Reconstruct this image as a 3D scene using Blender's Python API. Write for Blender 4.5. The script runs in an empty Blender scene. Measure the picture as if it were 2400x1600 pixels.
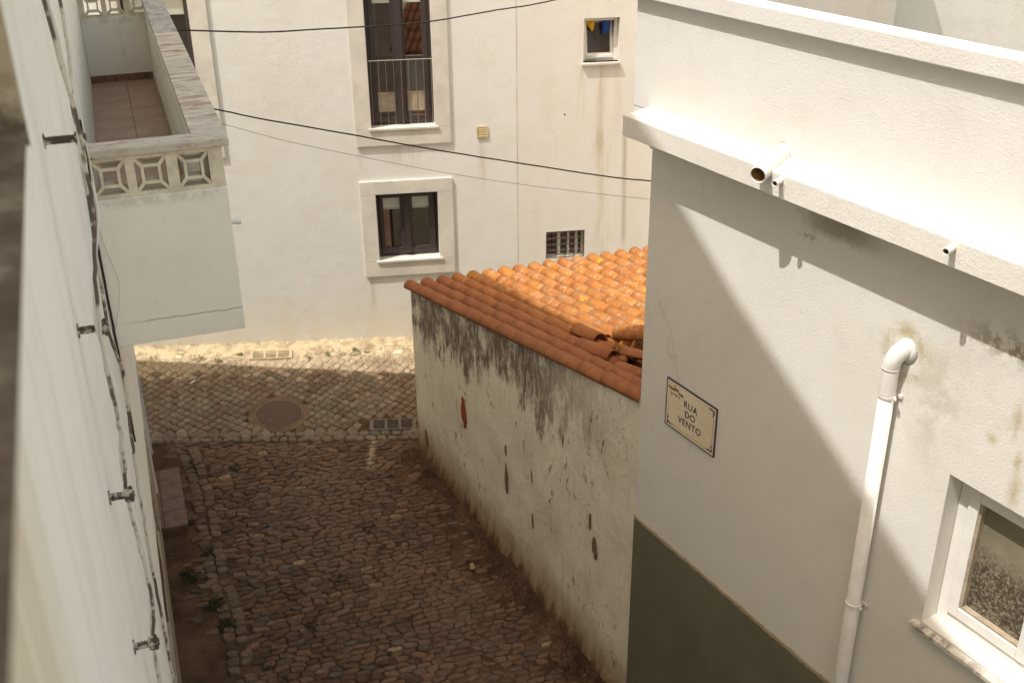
import bpy, bmesh, math, random
from mathutils import Vector as V, Matrix
R = math.radians
rnd = random.Random(7)
S = bpy.context.scene

# ------------------------------------------------------------------ camera, sky, sun, exposure
cd = bpy.data.cameras.new('camera'); cam = bpy.data.objects.new('camera', cd); S.collection.objects.link(cam)
cd.lens = 38.55; cd.sensor_width = 36; cd.sensor_fit = 'HORIZONTAL'; cd.clip_start = 0.02; cd.clip_end = 600
cam.matrix_world = Matrix(((0.867176, 0.227957, -0.442765, 0), (-0.497895, 0.378450, -0.780305, 0), (-0.010312, 0.897113, 0.441682, 0), (0, 0, 0, 1)))
cd.dof.use_dof = True; cd.dof.focus_distance = 7.5; cd.dof.aperture_fstop = 5.0
S.camera = cam
w = bpy.data.worlds.new('World'); S.world = w; w.use_nodes = True
wn = w.node_tree; sky = wn.nodes.new('ShaderNodeTexSky'); sky.sky_type = 'NISHITA'; sky.sun_disc = False
sky.sun_elevation = R(62.2); sky.sun_rotation = R(264); sky.air_density = 1.0; sky.dust_density = 2.0; sky.ozone_density = 1.0
bgn = wn.nodes['Background']; bgn.inputs[1].default_value = 0.15
tn = wn.nodes.new('ShaderNodeMix'); tn.data_type = 'RGBA'; tn.blend_type = 'MULTIPLY'; tn.inputs[0].default_value = 1; tn.inputs[7].default_value = (1.48, 1.17, .81, 1)   # warm tint on the sky light, also raising its strength
wn.links.new(sky.outputs[0], tn.inputs[6]); wn.links.new(tn.outputs[2], bgn.inputs[0])
SUN = V((0.995, 0.1045, -1.90)).normalized()
ld_ = bpy.data.lights.new('sun', 'SUN'); ld_.energy = 2.0; ld_.angle = R(0.5); ld_.color = (1.0, 0.985, 0.965)
so = bpy.data.objects.new('sun', ld_); S.collection.objects.link(so)
so.rotation_euler = SUN.to_track_quat('-Z', 'Y').to_euler(); so.location = (-6, -2, 12)
vs = S.view_settings; vs.view_transform = 'Standard'; vs.look = 'None'; vs.gamma = 1; vs.exposure = 1.08

# ------------------------------------------------------------------ frames of the place
def dirs(az): a = R(az); return V((math.sin(a), math.cos(a), 0))
TF = dirs(111.5); NF = V((TF.y, -TF.x, 0)); F0 = V((3.97, 13.87, 0))          # far facade: along, outward
LD = dirs(10); LN = V((LD.y, -LD.x, 0)); L0 = V((-.258, 0, 0))                 # left house wall: along, outward
XR = 4.7333                                                                     # plane of the right house wall
def FF(a, b, c): return F0 + TF * a + NF * b + V((0, 0, c))
def FL(a, b, c): return L0 + LD * a + LN * b + V((0, 0, c))
def FR(a, b, c): return V((XR - b, a, c))                                       # a = y, b = out of the wall, c = z
def FW(a, b, c): return V((a, b, c))
def zg(x, y): return -7.26 + .11 * (y - 10.8)

# ------------------------------------------------------------------ mesh helpers
class MB:
    def __init__(s): s.v = []; s.f = []; s.c = []
    def add(s, vs, fs, col=None):
        k = len(s.v); s.v += [tuple(p) for p in vs]; s.f += [[i + k for i in f] for f in fs]
        s.c += [col or (1, 1, 1)] * len(vs)
    def box(s, F, a0, a1, b0, b1, c0, c1):
        p = [F(a, b, c) for c in (c0, c1) for b in (b0, b1) for a in (a0, a1)]
        s.add(p, [(0, 1, 3, 2), (4, 6, 7, 5), (0, 4, 5, 1), (2, 3, 7, 6), (0, 2, 6, 4), (1, 5, 7, 3)])
    def quad(s, *p): s.add(p, [tuple(range(len(p)))])
    def prism(s, bot, top):
        n = len(bot); s.add(list(bot) + list(top), [tuple(range(n))[::-1], tuple(range(n, 2 * n))] + [(i, (i + 1) % n, n + (i + 1) % n, n + i) for i in range(n)])
    def tube(s, pts, r, n=10, cap=True, col=None, fd=None):
        pts = [V(p) for p in pts]; rr = r if isinstance(r, (list, tuple)) else [r] * len(pts)
        k = len(s.v); up = None; vs = []
        for i, p in enumerate(pts):
            d = ((pts[min(i + 1, len(pts) - 1)] - pts[max(i - 1, 0)])).normalized()
            if fd is not None: d = fd
            if up is None: up = d.orthogonal().normalized()
            up = (up - d * up.dot(d)).normalized(); q = d.cross(up)
            vs += [p + (up * math.cos(2 * math.pi * j / n) + q * math.sin(2 * math.pi * j / n)) * rr[i] for j in range(n)]
        fs = [(i * n + j, i * n + (j + 1) % n, (i + 1) * n + (j + 1) % n, (i + 1) * n + j) for i in range(len(pts) - 1) for j in range(n)]
        if cap: fs += [tuple(range(n))[::-1], tuple(range((len(pts) - 1) * n, len(pts) * n))]
        s.add(vs, fs, col)
    def sheet(s, F, u0, u1, z0, z1, holes=(), dep=.15, b=0):
        us = sorted({u0, u1} | {h[i] for h in holes for i in (0, 1)}); zs = sorted({z0, z1} | {h[i] for h in holes for i in (2, 3)})
        for i in range(len(us) - 1):
            for j in range(len(zs) - 1):
                cu, cz = (us[i] + us[i + 1]) / 2, (zs[j] + zs[j + 1]) / 2
                if any(h[0] < cu < h[1] and h[2] < cz < h[3] for h in holes): continue
                s.quad(F(us[i], b, zs[j]), F(us[i + 1], b, zs[j]), F(us[i + 1], b, zs[j + 1]), F(us[i], b, zs[j + 1]))
        for h in holes:
            for (a, c, d, e) in ((h[0], h[2], h[0], h[3]), (h[0], h[3], h[1], h[3]), (h[1], h[3], h[1], h[2]), (h[1], h[2], h[0], h[2])):
                s.quad(F(a, b, c), F(d, b, e), F(d, b - dep, e), F(a, b - dep, c))
    def build(s, name, mat, parent=None, smooth=False, bevel=0, weld=True):
        o0 = parent.matrix_world.translation if parent is not None else V((0, 0, 0))
        if parent is not None:
            o0 = V((0, 0, 0)); p = parent
            while p is not None: o0 = o0 + p.location; p = p.parent
        me = bpy.data.meshes.new(name)
        loc = V((0, 0, 0))
        if parent is None:
            xs = [p[0] for p in s.v]; ys = [p[1] for p in s.v]; zs = [p[2] for p in s.v]
            loc = V(((min(xs) + max(xs)) / 2, (min(ys) + max(ys)) / 2, min(zs)))
        me.from_pydata([tuple(V(p) - o0 - loc) for p in s.v], [], s.f)
        if any(c != (1, 1, 1) for c in s.c):
            at = me.color_attributes.new('tone', 'FLOAT_COLOR', 'POINT')
            at.data.foreach_set('color', [x for c in s.c for x in (c[0], c[1], c[2], 1)])
        bm = bmesh.new(); bm.from_mesh(me)
        if weld: bmesh.ops.remove_doubles(bm, verts=bm.verts, dist=1e-5)
        bmesh.ops.recalc_face_normals(bm, faces=bm.faces)
        bm.to_mesh(me); bm.free()
        if smooth: me.polygons.foreach_set('use_smooth', [True] * len(me.polygons))
        me.materials.append(mat)
        o = bpy.data.objects.new(name, me); S.collection.objects.link(o)
        o.location = loc
        if parent is not None: o.parent = parent
        if bevel:
            b = o.modifiers.new('bevel', 'BEVEL'); b.width = bevel; b.segments = 2; b.limit_method = 'ANGLE'
            for p in me.polygons: p.use_smooth = True
            b.harden_normals = True
        return o
def tag(o, label=None, cat=None, group=None, kind=None):
    if label: o['label'] = label
    if cat: o['category'] = cat
    if group: o['group'] = group
    if kind: o['kind'] = kind
    return o
def thing(name, loc, label, cat, group=None):
    o = bpy.data.objects.new(name, None); S.collection.objects.link(o); o.location = loc; o.empty_display_size = .2
    return tag(o, label, cat, group)
def B(F, *r):
    m = MB(); m.box(F, *r); return m

# ------------------------------------------------------------------ materials
class N:
    def __init__(s, name):
        s.m = bpy.data.materials.new(name); s.m.use_nodes = True; s.t = s.m.node_tree; s.b = s.t.nodes['Principled BSDF']; s.pos = s.t.nodes.new('ShaderNodeNewGeometry').outputs['Position']
    def put(s, sock, val):
        if isinstance(val, (int, float)): sock.default_value = val
        elif isinstance(val, tuple): sock.default_value = val if len(val) == len(sock.default_value) else (*val, 1)
        else: s.t.links.new(val, sock)
    def ma(s, op, a, b=0., c=0.):
        n = s.t.nodes.new('ShaderNodeMath'); n.operation = op
        for i, x in enumerate((a, b, c)): s.put(n.inputs[i], x)
        return n.outputs[0]
    def dot(s, vec, off=0.):
        n = s.t.nodes.new('ShaderNodeVectorMath'); n.operation = 'DOT_PRODUCT'; s.put(n.inputs[0], s.pos); n.inputs[1].default_value = tuple(vec)
        return s.ma('SUBTRACT', n.outputs['Value'], off)
    def xyz(s):
        n = s.t.nodes.new('ShaderNodeSeparateXYZ'); s.put(n.inputs[0], s.pos); return n.outputs
    def vec(s, a, b, c):
        n = s.t.nodes.new('ShaderNodeCombineXYZ')
        for i, x in enumerate((a, b, c)): s.put(n.inputs[i], x)
        return n.outputs[0]
    def noise(s, scale, det=4, rough=.6, vec=None, stretch=None):
        n = s.t.nodes.new('ShaderNodeTexNoise'); n.inputs['Scale'].default_value = scale; n.inputs['Detail'].default_value = det; n.inputs['Roughness'].default_value = rough
        v = vec if vec is not None else s.pos
        if stretch:
            m = s.t.nodes.new('ShaderNodeMapping'); s.put(m.inputs[0], v); m.inputs['Scale'].default_value = stretch; v = m.outputs[0]
        s.put(n.inputs['Vector'], v); return n.outputs[0]
    def vor(s, scale, vec=None, feat='F1', out=0):
        n = s.t.nodes.new('ShaderNodeTexVoronoi'); n.feature = feat; n.inputs['Scale'].default_value = scale; s.put(n.inputs['Vector'], vec if vec is not None else s.pos); return n.outputs[out]
    def ramp(s, x, a, b, lo=0., hi=1.):
        n = s.t.nodes.new('ShaderNodeMapRange'); n.interpolation_type = 'SMOOTHSTEP'
        for i, v in enumerate((x, a, b, lo, hi)): s.put(n.inputs[i], v)
        return n.outputs[0]
    def mix(s, f, a, b, mode='MIX'):
        n = s.t.nodes.new('ShaderNodeMix'); n.data_type = 'RGBA'; n.blend_type = mode
        s.put(n.inputs[0], f); s.put(n.inputs[6], a); s.put(n.inputs[7], b); return n.outputs[2]
    def attr(s, name):
        n = s.t.nodes.new('ShaderNodeAttribute'); n.attribute_name = name; return n.outputs[0]
    def bump(s, h, dist=.01, st=1., prev=None):
        n = s.t.nodes.new('ShaderNodeBump'); n.inputs['Distance'].default_value = dist; s.put(n.inputs['Strength'], st); s.put(n.inputs['Height'], h)
        if prev is not None: s.put(n.inputs['Normal'], prev)
        s.put(s.b.inputs['Normal'], n.outputs[0]); return n.outputs[0]
    def out(s, col, rough=.9, spec=.25, metal=0):
        s.put(s.b.inputs['Base Color'], col); s.put(s.b.inputs['Roughness'], rough); s.b.inputs['Specular IOR Level'].default_value = spec; s.b.inputs['Metallic'].default_value = metal
        return s.m
def gauss(n, x, c, w):                       # soft band
    d = n.ma('DIVIDE', n.ma('SUBTRACT', x, c), w); return n.ma('EXPONENT', n.ma('MULTIPLY', n.ma('MULTIPLY', d, d), -1.))

def plaster(name, col, col2, bscale=1.0, spots=None):
    n = N(name)
    big = n.noise(.9, 5, .6); mid = n.noise(5, 5, .65); fine = n.noise(75, 3, .6)
    c = n.mix(n.ramp(big, .42, .68), col, col2)
    c = n.mix(n.ma('MULTIPLY', n.ramp(mid, .5, .75), .25), c, tuple(x * .86 for x in col2))
    if spots: c = spots(n, c)
    b = n.bump(n.noise(6, 3, .5), .005 * bscale, .4)
    b = n.bump(fine, .0035 * bscale, .6, b)
    n.bump(n.noise(190, 2, .5), .0016 * bscale, .6, b)
    return n.out(c, .93, .2)

def right_spots(n, c):
    x, y, z = n.xyz()
    nz = n.noise(5, 6, .7); nf = n.noise(22, 4, .7)
    # damp ring round the elbow of the downpipe and faint damp patches beside it
    dy = n.ma('SUBTRACT', y, 3.76); dz = n.ma('SUBTRACT', z, -2.86)
    d = n.ma('SQRT', n.ma('ADD', n.ma('MULTIPLY', dy, dy), n.ma('MULTIPLY', dz, dz)))
    ring = n.ma('MULTIPLY', gauss(n, d, .13, .05), n.ramp(nz, .38, .62))
    c = n.mix(n.ma('MULTIPLY', ring, .85), c, (.42, .34, .18))
    ell = n.ma('MULTIPLY', gauss(n, y, 3.5, .16), gauss(n, z, -3.05, .32))
    c = n.mix(n.ma('MULTIPLY', ell, n.ramp(nz, .38, .62, 0., .8)), c, (.5, .46, .36))
    for (yy, z_, wy, wz) in ((3.0, -2.93, .025, .09), (2.95, -3.16, .02, .06), (2.93, -3.33, .03, .1), (3.12, -3.1, .03, .03), (2.83, -3.22, .03, .05)):
        m = n.ma('MULTIPLY', gauss(n, n.ma('ADD', y, n.ma('MULTIPLY', n.ma('SUBTRACT', nf, .5), .07)), yy, wy), gauss(n, z, z_, wz))
        c = n.mix(n.ma('MULTIPLY', m, .8), c, (.46, .38, .22))
    # mould under the ledge
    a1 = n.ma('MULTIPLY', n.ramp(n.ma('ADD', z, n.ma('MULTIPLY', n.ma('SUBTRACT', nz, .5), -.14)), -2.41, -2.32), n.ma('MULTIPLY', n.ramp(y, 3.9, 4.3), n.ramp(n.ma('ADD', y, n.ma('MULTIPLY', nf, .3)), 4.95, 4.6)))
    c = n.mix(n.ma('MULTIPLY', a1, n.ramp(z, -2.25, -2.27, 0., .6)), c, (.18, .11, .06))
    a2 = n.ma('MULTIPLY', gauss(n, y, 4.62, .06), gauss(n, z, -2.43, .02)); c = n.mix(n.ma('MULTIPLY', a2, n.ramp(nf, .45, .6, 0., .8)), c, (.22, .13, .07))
    a3 = n.ma('MULTIPLY', n.ma('MULTIPLY', gauss(n, y, 3.1, .28), gauss(n, z, -2.56, .08)), n.ramp(n.noise(9, 6, .75), .46, .56)); c = n.mix(n.ma('MULTIPLY', a3, .8), c, (.25, .19, .12))
    pk = n.ramp(n.noise(2.1, 6, .8), .56, .66, 0., .28); c = n.mix(n.ma('MULTIPLY', pk, n.ramp(y, 4.2, 3.4)), c, (.56, .53, .45))
    hl = n.ramp(n.vor(.9, n.vec(0., n.ma('ADD', y, n.ma('MULTIPLY', nz, .5)), n.ma('ADD', z, n.ma('MULTIPLY', nf, .2))), 'DISTANCE_TO_EDGE'), .0, .005, 1., 0.)
    c = n.mix(n.ma('MULTIPLY', hl, n.ramp(n.noise(1.1, 3, .6), .5, .58, 0., .22)), c, (.35, .3, .22))
    dr = n.ma('MULTIPLY', n.ramp(n.noise(13, 4, .7, n.vec(0., y, n.ma('MULTIPLY', z, .1))), .60, .72), n.ramp(z, -3.2, -2.3, 0., .22)); c = n.mix(dr, c, (.42, .37, .28))
    # fine hairline seam where the wall meets the old shed wall
    return c
M_RIGHT = plaster('white_plaster', (.72, .695, .635), (.685, .655, .59), 1.5, right_spots)
M_RIGHT2 = plaster('rough_white_plaster', (.68, .665, .635), (.655, .635, .595), 1.5)

def facade_spots(n, c):
    u = n.dot(TF, F0.dot(TF)); x, y, z = n.xyz()
    wob = n.noise(3, 4, .6, n.vec(u, 0, n.ma('MULTIPLY', z, .25)))
    st = n.noise(11, 4, .65, n.vec(u, 3., n.ma('MULTIPLY', z, .12)))
    right = n.ramp(u, 3.515, 3.53)
    c = n.mix(right, c, n.mix(n.ramp(wob, .35, .7), (.745, .73, .67), (.72, .695, .62)))
    for (uc, w_, z1, z0, a) in ((4.40, .05, -3.1, -4.1, .55), (4.66, .07, -3.1, -4.9, .5), (4.9, .05, -3.1, -4.6, .3), (4.55, .25, -1.2, -2.4, .35), (4.72, .10, -4.0, -6.2, .35)):
        m = n.ma('MULTIPLY', gauss(n, n.ma('ADD', u, n.ma('MULTIPLY', n.ma('SUBTRACT', wob, .5), .1)), uc, w_), n.ma('MULTIPLY', n.ramp(z, z1, z1 - .1), n.ramp(z, z0, z0 + .8)))
        c = n.mix(n.ma('MULTIPLY', n.ma('MULTIPLY', m, n.ramp(st, .35, .65)), a), c, (.45, .34, .17))
    # soft vertical shadow painted as a brown streak, its caster not built
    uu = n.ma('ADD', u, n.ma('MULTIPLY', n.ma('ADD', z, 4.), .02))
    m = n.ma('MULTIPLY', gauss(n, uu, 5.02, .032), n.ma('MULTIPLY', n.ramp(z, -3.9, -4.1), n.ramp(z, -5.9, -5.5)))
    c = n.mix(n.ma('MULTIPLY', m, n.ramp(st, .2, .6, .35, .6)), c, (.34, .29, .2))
    # seam crack between the two houses
    cr = n.ma('ADD', u, n.ma('MULTIPLY', n.ma('SUBTRACT', n.noise(14, 4, .7, n.vec(0, 0, z)), .5), .03))
    ck = gauss(n, cr, 3.53, .007); c = n.mix(n.ma('MULTIPLY', ck, n.ramp(n.noise(2, 3, .6, n.vec(0, 0, z)), .3, .6, .25, .8)), c, (.33, .28, .2))
    hl = n.ramp(n.vor(.8, n.vec(n.ma('ADD', u, n.ma('MULTIPLY', wob, .5)), 0., n.ma('ADD', z, n.ma('MULTIPLY', n.noise(7, 4, .6), .25))), 'DISTANCE_TO_EDGE'), .0, .006, 1., 0.)
    c = n.mix(n.ma('MULTIPLY', hl, n.ramp(n.noise(1.3, 3, .6), .52, .6, 0., .14)), c, (.42, .37, .3))
    c = n.mix(n.ramp(n.noise(1.1, 6, .75, n.vec(u, 0, n.ma('MULTIPLY', z, 1.8))), .5, .68, 0., .5), c, (.68, .635, .55))
    for (uc, w_, z1, z0) in ((1.45, .05, -5.98, -6.7), (2.55, .06, -5.98, -6.8), (2.0, .25, -4.1, -4.55), (1.42, .04, -4.1, -4.6), (3.05, .05, -4.05, -4.9)):
        m = n.ma('MULTIPLY', gauss(n, u, uc, w_), n.ma('MULTIPLY', n.ramp(z, z1 + .02, z1 - .03), n.ramp(z, z0, z0 + .4)))
        c = n.mix(n.ma('MULTIPLY', n.ma('MULTIPLY', m, n.ramp(st, .35, .6)), .4), c, (.45, .38, .27))
    # warm splash-back and loose lime at the foot
    low = n.ramp(z, -5.9, -6.9); c = n.mix(n.ma('MULTIPLY', low, n.ramp(wob, .3, .7, .25, .7)), c, (.70, .62, .46))
    return c
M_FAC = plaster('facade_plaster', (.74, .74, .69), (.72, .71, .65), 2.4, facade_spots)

def left_spots(n, c):
    s_ = n.dot(LD, L0.dot(LD)); x, y, z = n.xyz()
    st = n.noise(4.5, 5, .6, n.vec(s_, 0., n.ma('MULTIPLY', z, .09)))
    st2 = n.noise(16, 4, .6, n.vec(s_, 5., n.ma('MULTIPLY', z, .05)))
    c = n.mix(n.ma('MULTIPLY', n.ramp(st, .5, .75), .35), c, (.64, .58, .48))
    c = n.mix(n.ma('MULTIPLY', n.ramp(st2, .58, .75), .18), c, (.42, .36, .28))
    chip = n.ma('MULTIPLY', n.ramp(n.noise(9, 7, .85), .66, .69), n.ramp(n.noise(1.2, 3, .6), .5, .6)); c = n.mix(n.ma('MULTIPLY', chip, .6), c, (.40, .34, .26))
    gr = n.ramp(n.noise(160, 2, .6), .35, .7, 0., .14); c = n.mix(gr, c, (.55, .5, .42))
    m = n.ma('MULTIPLY', n.ramp(s_, 2.1, 1.5), n.ramp(st, .3, .62, .2, .7)); c = n.mix(m, c, (.60, .50, .34))
    return c
M_LEFT = plaster('left_wall_plaster', (.88, .85, .765), (.84, .805, .71), .6, left_spots)

def balc_spots(n, c):
    s_ = n.dot(LN, L0.dot(LN)); x, y, z = n.xyz()
    sp = n.ramp(n.noise(60, 4, .75), .6, .7, 0., .4); patch = n.ramp(n.noise(3, 3, .6), .4, .6)
    c = n.mix(n.ramp(n.noise(6, 6, .8, None, (1, 1, .25)), .55, .72, 0., .35), c, (.45, .40, .31)); c = n.mix(n.ma('MULTIPLY', gauss(n, z, -1.93, .03), n.ramp(n.noise(14, 4, .7), .4, .6, 0., .4)), c, (.40, .34, .26))
    c = n.mix(n.ma('MULTIPLY', sp, patch), c, (.30, .26, .2))
    def crack(c, z0, sl, wig, a, lo, hi):
        l = n.ma('ADD', n.ma('SUBTRACT', z, z0), n.ma('MULTIPLY', s_, sl)); l = n.ma('ADD', l, n.ma('MULTIPLY', n.ma('SUBTRACT', n.noise(9, 4, .6, n.vec(s_, 0, 0)), .5), wig))
        return n.mix(n.ma('MULTIPLY', gauss(n, l, 0., .003), n.ma('MULTIPLY', n.ramp(s_, lo, hi), a)), c, (.2, .16, .12))
    c = crack(c, -2.638, 0.008, .03, .8, .02, .25)
    return c
M_BALC = plaster('balcony_plaster', (.86, .82, .71), (.82, .775, .66), .7, balc_spots)

def old_wall():
    n = N('stained_lime_plaster'); x, y, z = n.xyz()
    # height below the sloping verge of the roof
    verge = n.ma('MULTIPLY_ADD', y, -.151, -3.43); h = n.ma('SUBTRACT', verge, z)
    st = n.noise(6, 7, .75, n.vec(0., y, n.ma('MULTIPLY', z, .30))); st2 = n.noise(24, 6, .75, n.vec(0., y, n.ma('MULTIPLY', z, .2)))
    wide = n.noise(1.6, 4, .6, n.vec(3., y, n.ma('MULTIPLY', z, .4)))
    c = n.mix(n.ramp(n.noise(2.2, 5, .6), .4, .7), (.80, .755, .63), (.72, .675, .55))
    c = n.mix(n.ma('MULTIPLY', n.ramp(st, .52, .72), .35), c, (.42, .39, .33))
    edge = n.ma('ADD', n.ma('MULTIPLY', n.ma('SUBTRACT', st, .5), 1.3), n.ma('ADD', n.ma('MULTIPLY', n.ma('SUBTRACT', wide, .5), 2.0), n.ma('MULTIPLY', n.ma('SUBTRACT', st2, .5), .8)))
    mould = n.ramp(n.ma('ADD', h, n.ma('MULTIPLY', edge, -1.)), .72, .46)
    mould = n.ma('MULTIPLY', mould, n.ma('MULTIPLY', n.ramp(st2, .38, .54, .45, 1.), n.ramp(n.noise(3.3, 6, .75, n.vec(7., y, n.ma('MULTIPLY', z, .6))), .36, .52, .15, 1.))); mould = n.ma('MULTIPLY', mould, n.ramp(y, 6.3, 8.3, .12, 1.))
    c = n.mix(n.ma('MULTIPLY', mould, .9), c, n.mix(n.ramp(st2, .42, .64), (.055, .030, .019), (.16, .105, .072)))
    # small flakes
    fl = n.ma('MULTIPLY', n.ramp(n.noise(14, 5, .75, n.vec(0., y, n.ma('MULTIPLY', z, .3))), .60, .612), n.ramp(wide, .44, .54))
    c = n.mix(fl, c, n.mix(n.ramp(n.noise(4, 2, .5), .45, .55), (.22, .13, .085), (.40, .34, .26)))
    # cracks
    ck = n.ramp(n.vor(1.7, n.vec(0., n.ma('ADD', y, n.ma('MULTIPLY', st, .25)), n.ma('ADD', n.ma('MULTIPLY', z, .7), n.ma('MULTIPLY', st2, .12))), 'DISTANCE_TO_EDGE'), .0, .012, 1., 0.)
    c = n.mix(n.ma('MULTIPLY', ck, n.ramp(wide, .56, .64, 0., .35)), c, (.16, .12, .08))
    # earth splashed up from the alley
    g = n.ma('SUBTRACT', z, n.ma('MULTIPLY_ADD', y, .11, -8.448)); g = n.ma('ADD', g, n.ma('MULTIPLY', n.ma('SUBTRACT', st, .5), .6))
    c = n.mix(n.ramp(g, .78, .10), c, n.mix(n.ramp(g, .32, .06), (.34, .235, .125), (.10, .055, .028)))
    b = n.bump(n.noise(4.5, 5, .6), .03, .8); b = n.bump(n.ma('ADD', n.ma('MULTIPLY', fl, -2.), n.ma('MULTIPLY', ck, -.3)), .006, .8, b); n.bump(n.noise(60, 4, .7), .005, .8, b)
    return n.out(c, .95, .15)
M_OLD = old_wall()

def simple(name, col, rough=.6, spec=.4, metal=0, var=.12, nsc=12, bump=.0, bs=60):
    n = N(name); c = n.mix(n.ramp(n.noise(nsc, 4, .6), .35, .7), col, tuple(x * (1 - var) for x in col))
    if bump: n.bump(n.noise(bs, 4, .6), bump, .8)
    return n.out(c, rough, spec, metal)
M_STONE = simple('pale_limestone', (.68, .645, .56), .75, .3, 0, .16, 3, .003, 90)
M_PVC = simple('white_painted_pvc', (.78, .755, .70), .45, .45, 0, .12, 9, .0015, 25)
M_PVCIN = simple('grimy_pipe_mouth', (.30, .17, .07), .8, .2, 0, .5, 40)
M_WFRAME = simple('white_window_frame', (.80, .775, .72), .4, .5, 0, .06, 10)
M_DFRAME = simple('dark_brown_frame', (.055, .040, .040), .38, .5, 0, .2, 10)
M_BLIND = simple('pale_roller_blind', (.55, .55, .46), .8, .2, 0, .06, 10)
M_CABLE = simple('black_cable_sheath', (.035, .024, .018), .75, .3, 0, .3, 40)
M_IRON = simple('rusty_iron', (.13, .075, .048), .75, .35, .3, .45, 30, .002, 90)
M_GRATE = simple('worn_drain_iron', (.21, .17, .13), .7, .35, .2, .35, 30, .002, 90)
M_VENT = simple('yellowed_plastic', (.62, .50, .27), .55, .4, 0, .1, 20)
M_YEL = simple('yellow_cloth', (.70, .40, .03), .95, .1, 0, .3, 30)
M_BLU = simple('blue_cloth', (.035, .09, .32), .95, .1, 0, .3, 30)
M_HOLESHADE = simple('hole_shade', (.02, .016, .013), .95, .05)  # near-black colour painted as the shade inside small openings
M_CONC = simple('old_screen_block_concrete', (.76, .68, .52), .9, .2, 0, .22, 14, .004, 60)
M_BRICK = simple('exposed_brick', (.33, .085, .035), .9, .2, 0, .35, 25, .006, 60)
M_BROWNP = simple('exposed_brown_render', (.24, .15, .10), .95, .2, 0, .4, 25, .006, 60)
M_BROWN = simple('brown_painted_wood', (.19, .10, .06), .6, .35, 0, .3, 8, .002, 40)
M_TRIM = simple('tan_render_trim', (.42, .35, .25), .9, .2, 0, .3, 10, .003, 60)
M_PAPER = simple('white_paper', (.75, .72, .66), .8, .2)
def rail_mat():
    n = N('steel_rod'); return n.out((.55, .5, .42), .3, .5, .9)
M_STEEL = rail_mat()
def green():
    n = N('dark_green_painted_render'); c = n.mix(n.ramp(n.noise(1.3, 4, .6), .35, .7), (.165, .158, .105), (.135, .128, .084))
    x, y, z = n.xyz(); c = n.mix(n.ma('MULTIPLY', n.ramp(n.noise(4, 5, .7), .6, .75), n.ma('MULTIPLY', n.ramp(z, -5.8, -6.3), .35)), c, (.16, .16, .13))
    c = n.mix(n.ma('MULTIPLY', n.ramp(n.noise(26, 5, .8), .62, .68), n.ramp(n.noise(1.9, 4, .7), .45, .6, 0., .5)), c, (.24, .22, .16))
    c = n.mix(n.ma('MULTIPLY', n.ramp(n.ma('ADD', z, n.ma('MULTIPLY', n.noise(16, 5, .75), .05)), -5.494, -5.482), .9), c, (.42, .34, .24))
    b = n.bump(n.noise(30, 4, .6), .004, .7); return n.out(c, .75, .3)
M_GREEN = green()
def marble(name, base, vein, sx, red=False):
    n = N(name); d = n.noise(2.5, 5, .6); w_ = n.noise(9, 7, .72, None, sx)
    c = n.mix(n.ramp(n.noise(1.5, 4, .6), .35, .65), base, tuple(x * .8 for x in base))
    c = n.mix(n.ma('MULTIPLY', n.ramp(w_, .47, .6), n.ramp(d, .35, .55, .4, 1.)), c, vein)
    c = n.mix(n.ma('MULTIPLY', n.ramp(n.noise(30, 5, .7), .62, .7), .5), c, tuple(x * .4 for x in vein))
    return n.out(c, .5, .4)
M_MARR = marble('red_veined_marble', (.66, .60, .49), (.33, .19, .12), (.45, 1.5, 1.))
M_MARG = marble('grey_marble', (.42, .40, .37), (.2, .18, .165), (1.5, 1, 1))
M_MARS = marble('grey_veined_sill_marble', (.70, .66, .56), (.25, .22, .19), (.9, 1.7, 1.7))
def tiles():
    n = N('weathered_terracotta'); tone = n.attr('tone')
    c = n.mix(1., tone, n.mix(n.ramp(n.noise(6, 5, .65), .3, .7), (.45, .185, .036), (.39, .125, .028)), 'MULTIPLY')
    x, y, z = n.xyz(); far = n.ramp(n.ma('ADD', x, n.ma('MULTIPLY', n.ma('SUBTRACT', n.noise(3, 3, .6), .5), .6)), 5.0, 5.6)
    li = n.ma('MULTIPLY', n.ramp(n.noise(10, 6, .8), .47, .58), n.ma('MULTIPLY', n.ramp(n.noise(2.3, 3, .6), .3, .5), far))
    c = n.mix(n.ma('MULTIPLY', li, .45), c, (.40, .25, .11))
    li2 = n.ma('MULTIPLY', n.ramp(n.noise(16, 6, .8), .52, .59), n.ma('MULTIPLY', n.ramp(n.noise(2.6, 4, .7), .44, .54), far))
    c = n.mix(n.ma('MULTIPLY', li2, .65), c, (.50, .43, .30))
    yl = n.ma('MULTIPLY', n.ramp(n.vor(3.1), .2, .12), far); c = n.mix(n.ma('MULTIPLY', yl, n.ramp(n.noise(30, 3, .6), .35, .6)), c, (.72, .36, .02))
    dk = n.ramp(n.noise(8, 6, .8), .52, .68, 0., .5); c = n.mix(dk, c, (.20, .105, .065)); c = n.mix(n.ramp(n.noise(55, 3, .7), .62, .7, 0., .7), c, (.13, .075, .05))
    fr = n.ma('SUBTRACT', 1., far); c = n.mix(n.ma('MULTIPLY', fr, .65), c, n.mix(n.ramp(n.noise(12, 6, .8), .4, .6), (.27, .105, .06), (.20, .082, .05)))  # front rows: duller, darker tint paints in their shade
    b = n.bump(n.noise(45, 4, .65), .006, .7); return n.out(c, .85, .25)
M_TILE = tiles()
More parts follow.
